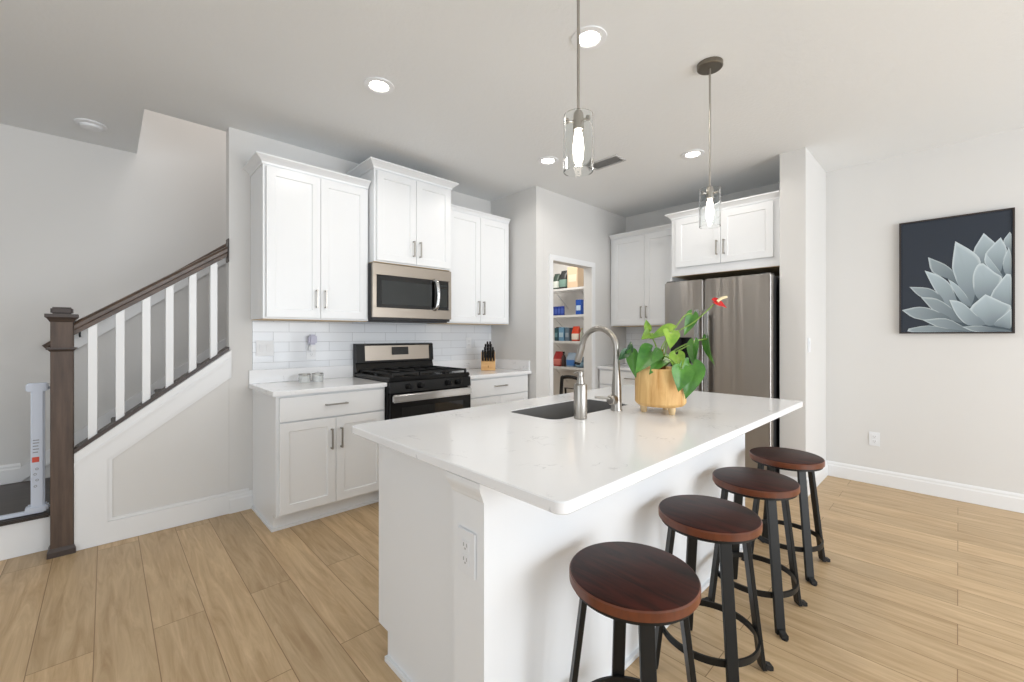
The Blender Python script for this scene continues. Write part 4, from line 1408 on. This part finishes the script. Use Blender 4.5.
# ------------------------------------------------------------------ picture on the right wall
pic = thing('wall_picture', 'large framed picture of a pale succulent on navy, on the right wall', 'picture', (XR - 0.001, 0.028, 1.285))
PY, PZ = 0.028, 1.285
y0, y1, ph_ = -0.304, 0.304, 0.9
b = bmesh.new()
bx(b, -0.035, -0.0005, y0 - 0.004, y0 + 0.006, -0.002, ph_ + 0.002)
bx(b, -0.035, -0.0005, y1 - 0.006, y1 + 0.004, -0.002, ph_ + 0.002)
bx(b, -0.035, -0.0005, y0 + 0.006, y1 - 0.006, -0.002, 0.008)
bx(b, -0.035, -0.0005, y0 + 0.006, y1 - 0.006, ph_ - 0.008, ph_ + 0.002)
obj('frame', b, M['pframe'], pic, False)
cv = obj('canvas', box(-0.027, -0.001, y0 + 0.0065, y1 - 0.0065, 0.0085, ph_ - 0.0085), M['canvas'], pic, False)
PETALS = {
'd':[(-0.256, 2.013), (-0.272, 1.978), (-0.272, 1.868), (-0.245, 1.903), (-0.227, 1.954)],
'k':[(-0.251, 1.902), (-0.272, 1.82), (-0.272, 1.694), (-0.237, 1.713), (-0.224, 1.794)],
'b':[(-0.13, 2.022), (-0.193, 1.919), (-0.161, 1.83), (-0.128, 1.79), (-0.078, 1.887)],
'c':[(-0.212, 1.977), (-0.24, 1.888), (-0.224, 1.81), (-0.209, 1.732), (-0.171, 1.768), (-0.141, 1.862), (-0.171, 1.922)],
'e':[(0.162, 1.882), (0.067, 1.813), (0.014, 1.731), (0.008, 1.671), (0.055, 1.709), (0.14, 1.769)],
'a':[(0.014, 1.979), (-0.072, 1.892), (-0.111, 1.816), (-0.095, 1.695), (-0.078, 1.548), (-0.05, 1.499), (-0.015, 1.602), (0.025, 1.757), (0.029, 1.825)],
'f':[(0.181, 1.777), (0.103, 1.731), (0.043, 1.657), (0.014, 1.553), (-0.004, 1.468), (0.055, 1.488), (0.128, 1.63)],
'i':[(-0.141, 1.873), (-0.216, 1.715), (-0.224, 1.674), (-0.182, 1.727), (-0.137, 1.805)],
'h':[(-0.1, 1.79), (-0.128, 1.798), (-0.182, 1.727), (-0.216, 1.68), (-0.171, 1.566), (-0.117, 1.535), (-0.084, 1.6), (-0.078, 1.713)],
'g':[(0.053, 1.7), (0.008, 1.654), (-0.038, 1.575), (-0.067, 1.49), (-0.021, 1.518), (0.02, 1.604)],
'j':[(-0.24, 1.709), (-0.272, 1.678), (-0.272, 1.456), (-0.235, 1.49), (-0.166, 1.555)],
'l':[(0.269, 1.658), (0.165, 1.641), (0.103, 1.585), (0.079, 1.513), (0.14, 1.544), (0.215, 1.584)],
'm':[(0.202, 1.57), (0.115, 1.551), (0.031, 1.47), (-0.021, 1.375), (0.031, 1.385), (0.128, 1.457)],
'n':[(0.313, 1.473), (0.215, 1.495), (0.128, 1.465), (0.043, 1.394), (0.128, 1.384), (0.241, 1.408)],
'p':[(-0.139, 1.568), (-0.219, 1.507), (-0.258, 1.465), (-0.182, 1.347), (-0.106, 1.38), (-0.063, 1.465)],
'o':[(0.045, 1.538), (-0.015, 1.518), (-0.084, 1.432), (-0.133, 1.351), (-0.05, 1.35), (0.008, 1.426)],
'q':[(-0.272, 1.456), (-0.272, 1.33), (-0.224, 1.33), (-0.182, 1.355)],
'r':[(0.19, 1.389), (0.067, 1.398), (-0.027, 1.333), (-0.095, 1.296), (0.043, 1.296)],
's':[(0.273, 1.323), (0.165, 1.345), (0.043, 1.317), (-0.027, 1.296), (0.254, 1.296)],
't':[(-0.025, 1.333), (-0.117, 1.338), (-0.245, 1.306), (-0.256, 1.296), (-0.095, 1.296)],
}
CORE = Vector((-0.2, 1.3))
pm = bpy.data.materials.new('printed_petals')
pm.use_nodes = True
at = nd(pm, 'ShaderNodeAttribute', attribute_name='ink')
lk(pm, at.outputs['Color'], bsdf(pm).inputs['Base Color'])
bsdf(pm).inputs['Roughness'].default_value = 0.7
obj('printed_shade', prism(bmesh.new(), [(y - PY, z - PZ) for y, z in [(0.2, 1.3), (0.12, 1.42), (0.06, 1.62), (-0.05, 1.78), (-0.15, 1.85), (-0.264, 1.88), (-0.264, 1.3)]], -0.0274, -0.0271, 'x'), mat('printed_slate', (74, 88, 98), 0.7), cv, False)
for i, (k, pts) in enumerate(PETALS.items()):
    b = bmesh.new()
    lay = b.loops.layers.float_color.new('ink')
    x = -0.0275 - 0.00022 * (i + 1)
    pts = [(max(-0.2655 - 0.028 + 0.028, p[0]), max(1.2945, p[1])) for p in pts]
    cen = Vector((sum(p[0] for p in pts) / len(pts), sum(p[1] for p in pts) / len(pts)))
    pts = [(cen.x + (p[0] - cen.x) * 1.05, cen.y + (p[1] - cen.y) * 1.05) for p in pts]
    tipi = max(range(len(pts)), key=lambda q: (Vector(pts[q]) - CORE).length)
    sm_ = []
    for q in range(len(pts)):
        p0, p1, p2, p3 = (Vector(pts[(q + d_) % len(pts)]) for d_ in (-1, 0, 1, 2))
        if q == tipi:
            p0 = p1 - (p2 - p1)
        if (q + 1) % len(pts) == tipi:
            p3 = p2 + (p2 - p1)
        for t in (0.0, 0.33, 0.67):
            sm_.append(0.5 * ((2 * p1) + (p2 - p0) * t + (2 * p0 - 5 * p1 + 4 * p2 - p3) * t * t + (3 * p1 - p0 - 3 * p2 + p3) * t ** 3))
    pts = [(min(0.325, max(-0.264, p.x)), min(2.1, max(1.2945, p.y))) for p in sm_]
    vs = [b.verts.new((x, p[0] - PY, p[1] - PZ)) for p in pts]
    cvv = b.verts.new((x, cen.x - PY, cen.y - PZ))
    mid = [b.verts.new((x, (p[0] * 0.82 + cen.x * 0.18) - PY, (p[1] * 0.82 + cen.y * 0.18) - PZ)) for p in pts]
    far = max((Vector(p) - CORE).length for p in pts)
    near = min((Vector(p) - CORE).length for p in pts)
    lightc, darkc, edge = Vector(lin((182, 198, 206))), Vector(lin((70, 84, 94))), Vector(lin((226, 236, 238)))
    def ink(v, e=False):
        d = (Vector((v.co.y + PY, v.co.z + PZ)) - CORE).length
        t = (d - near) / max(far - near, 1e-4)
        base = 0.62 if k in 'lmnerst' else 0.9
        c_ = darkc.lerp(lightc * base, min(1, 0.25 + 0.9 * t))
        if e and t > 0.35:
            c_ = c_.lerp(edge, 0.55)
        return (*c_, 1)
    n = len(vs)
    for j in range(n):
        for fv, es in (((vs[j], vs[(j + 1) % n], mid[(j + 1) % n], mid[j]), (1, 1, 0, 0)), ((mid[j], mid[(j + 1) % n], cvv), (0, 0, 0))):
            f = b.faces.new(fv)
            for lp, ee in zip(f.loops, es):
                lp[lay] = ink(lp.vert, ee)
    obj('printed_petal', b, pm, cv, False)
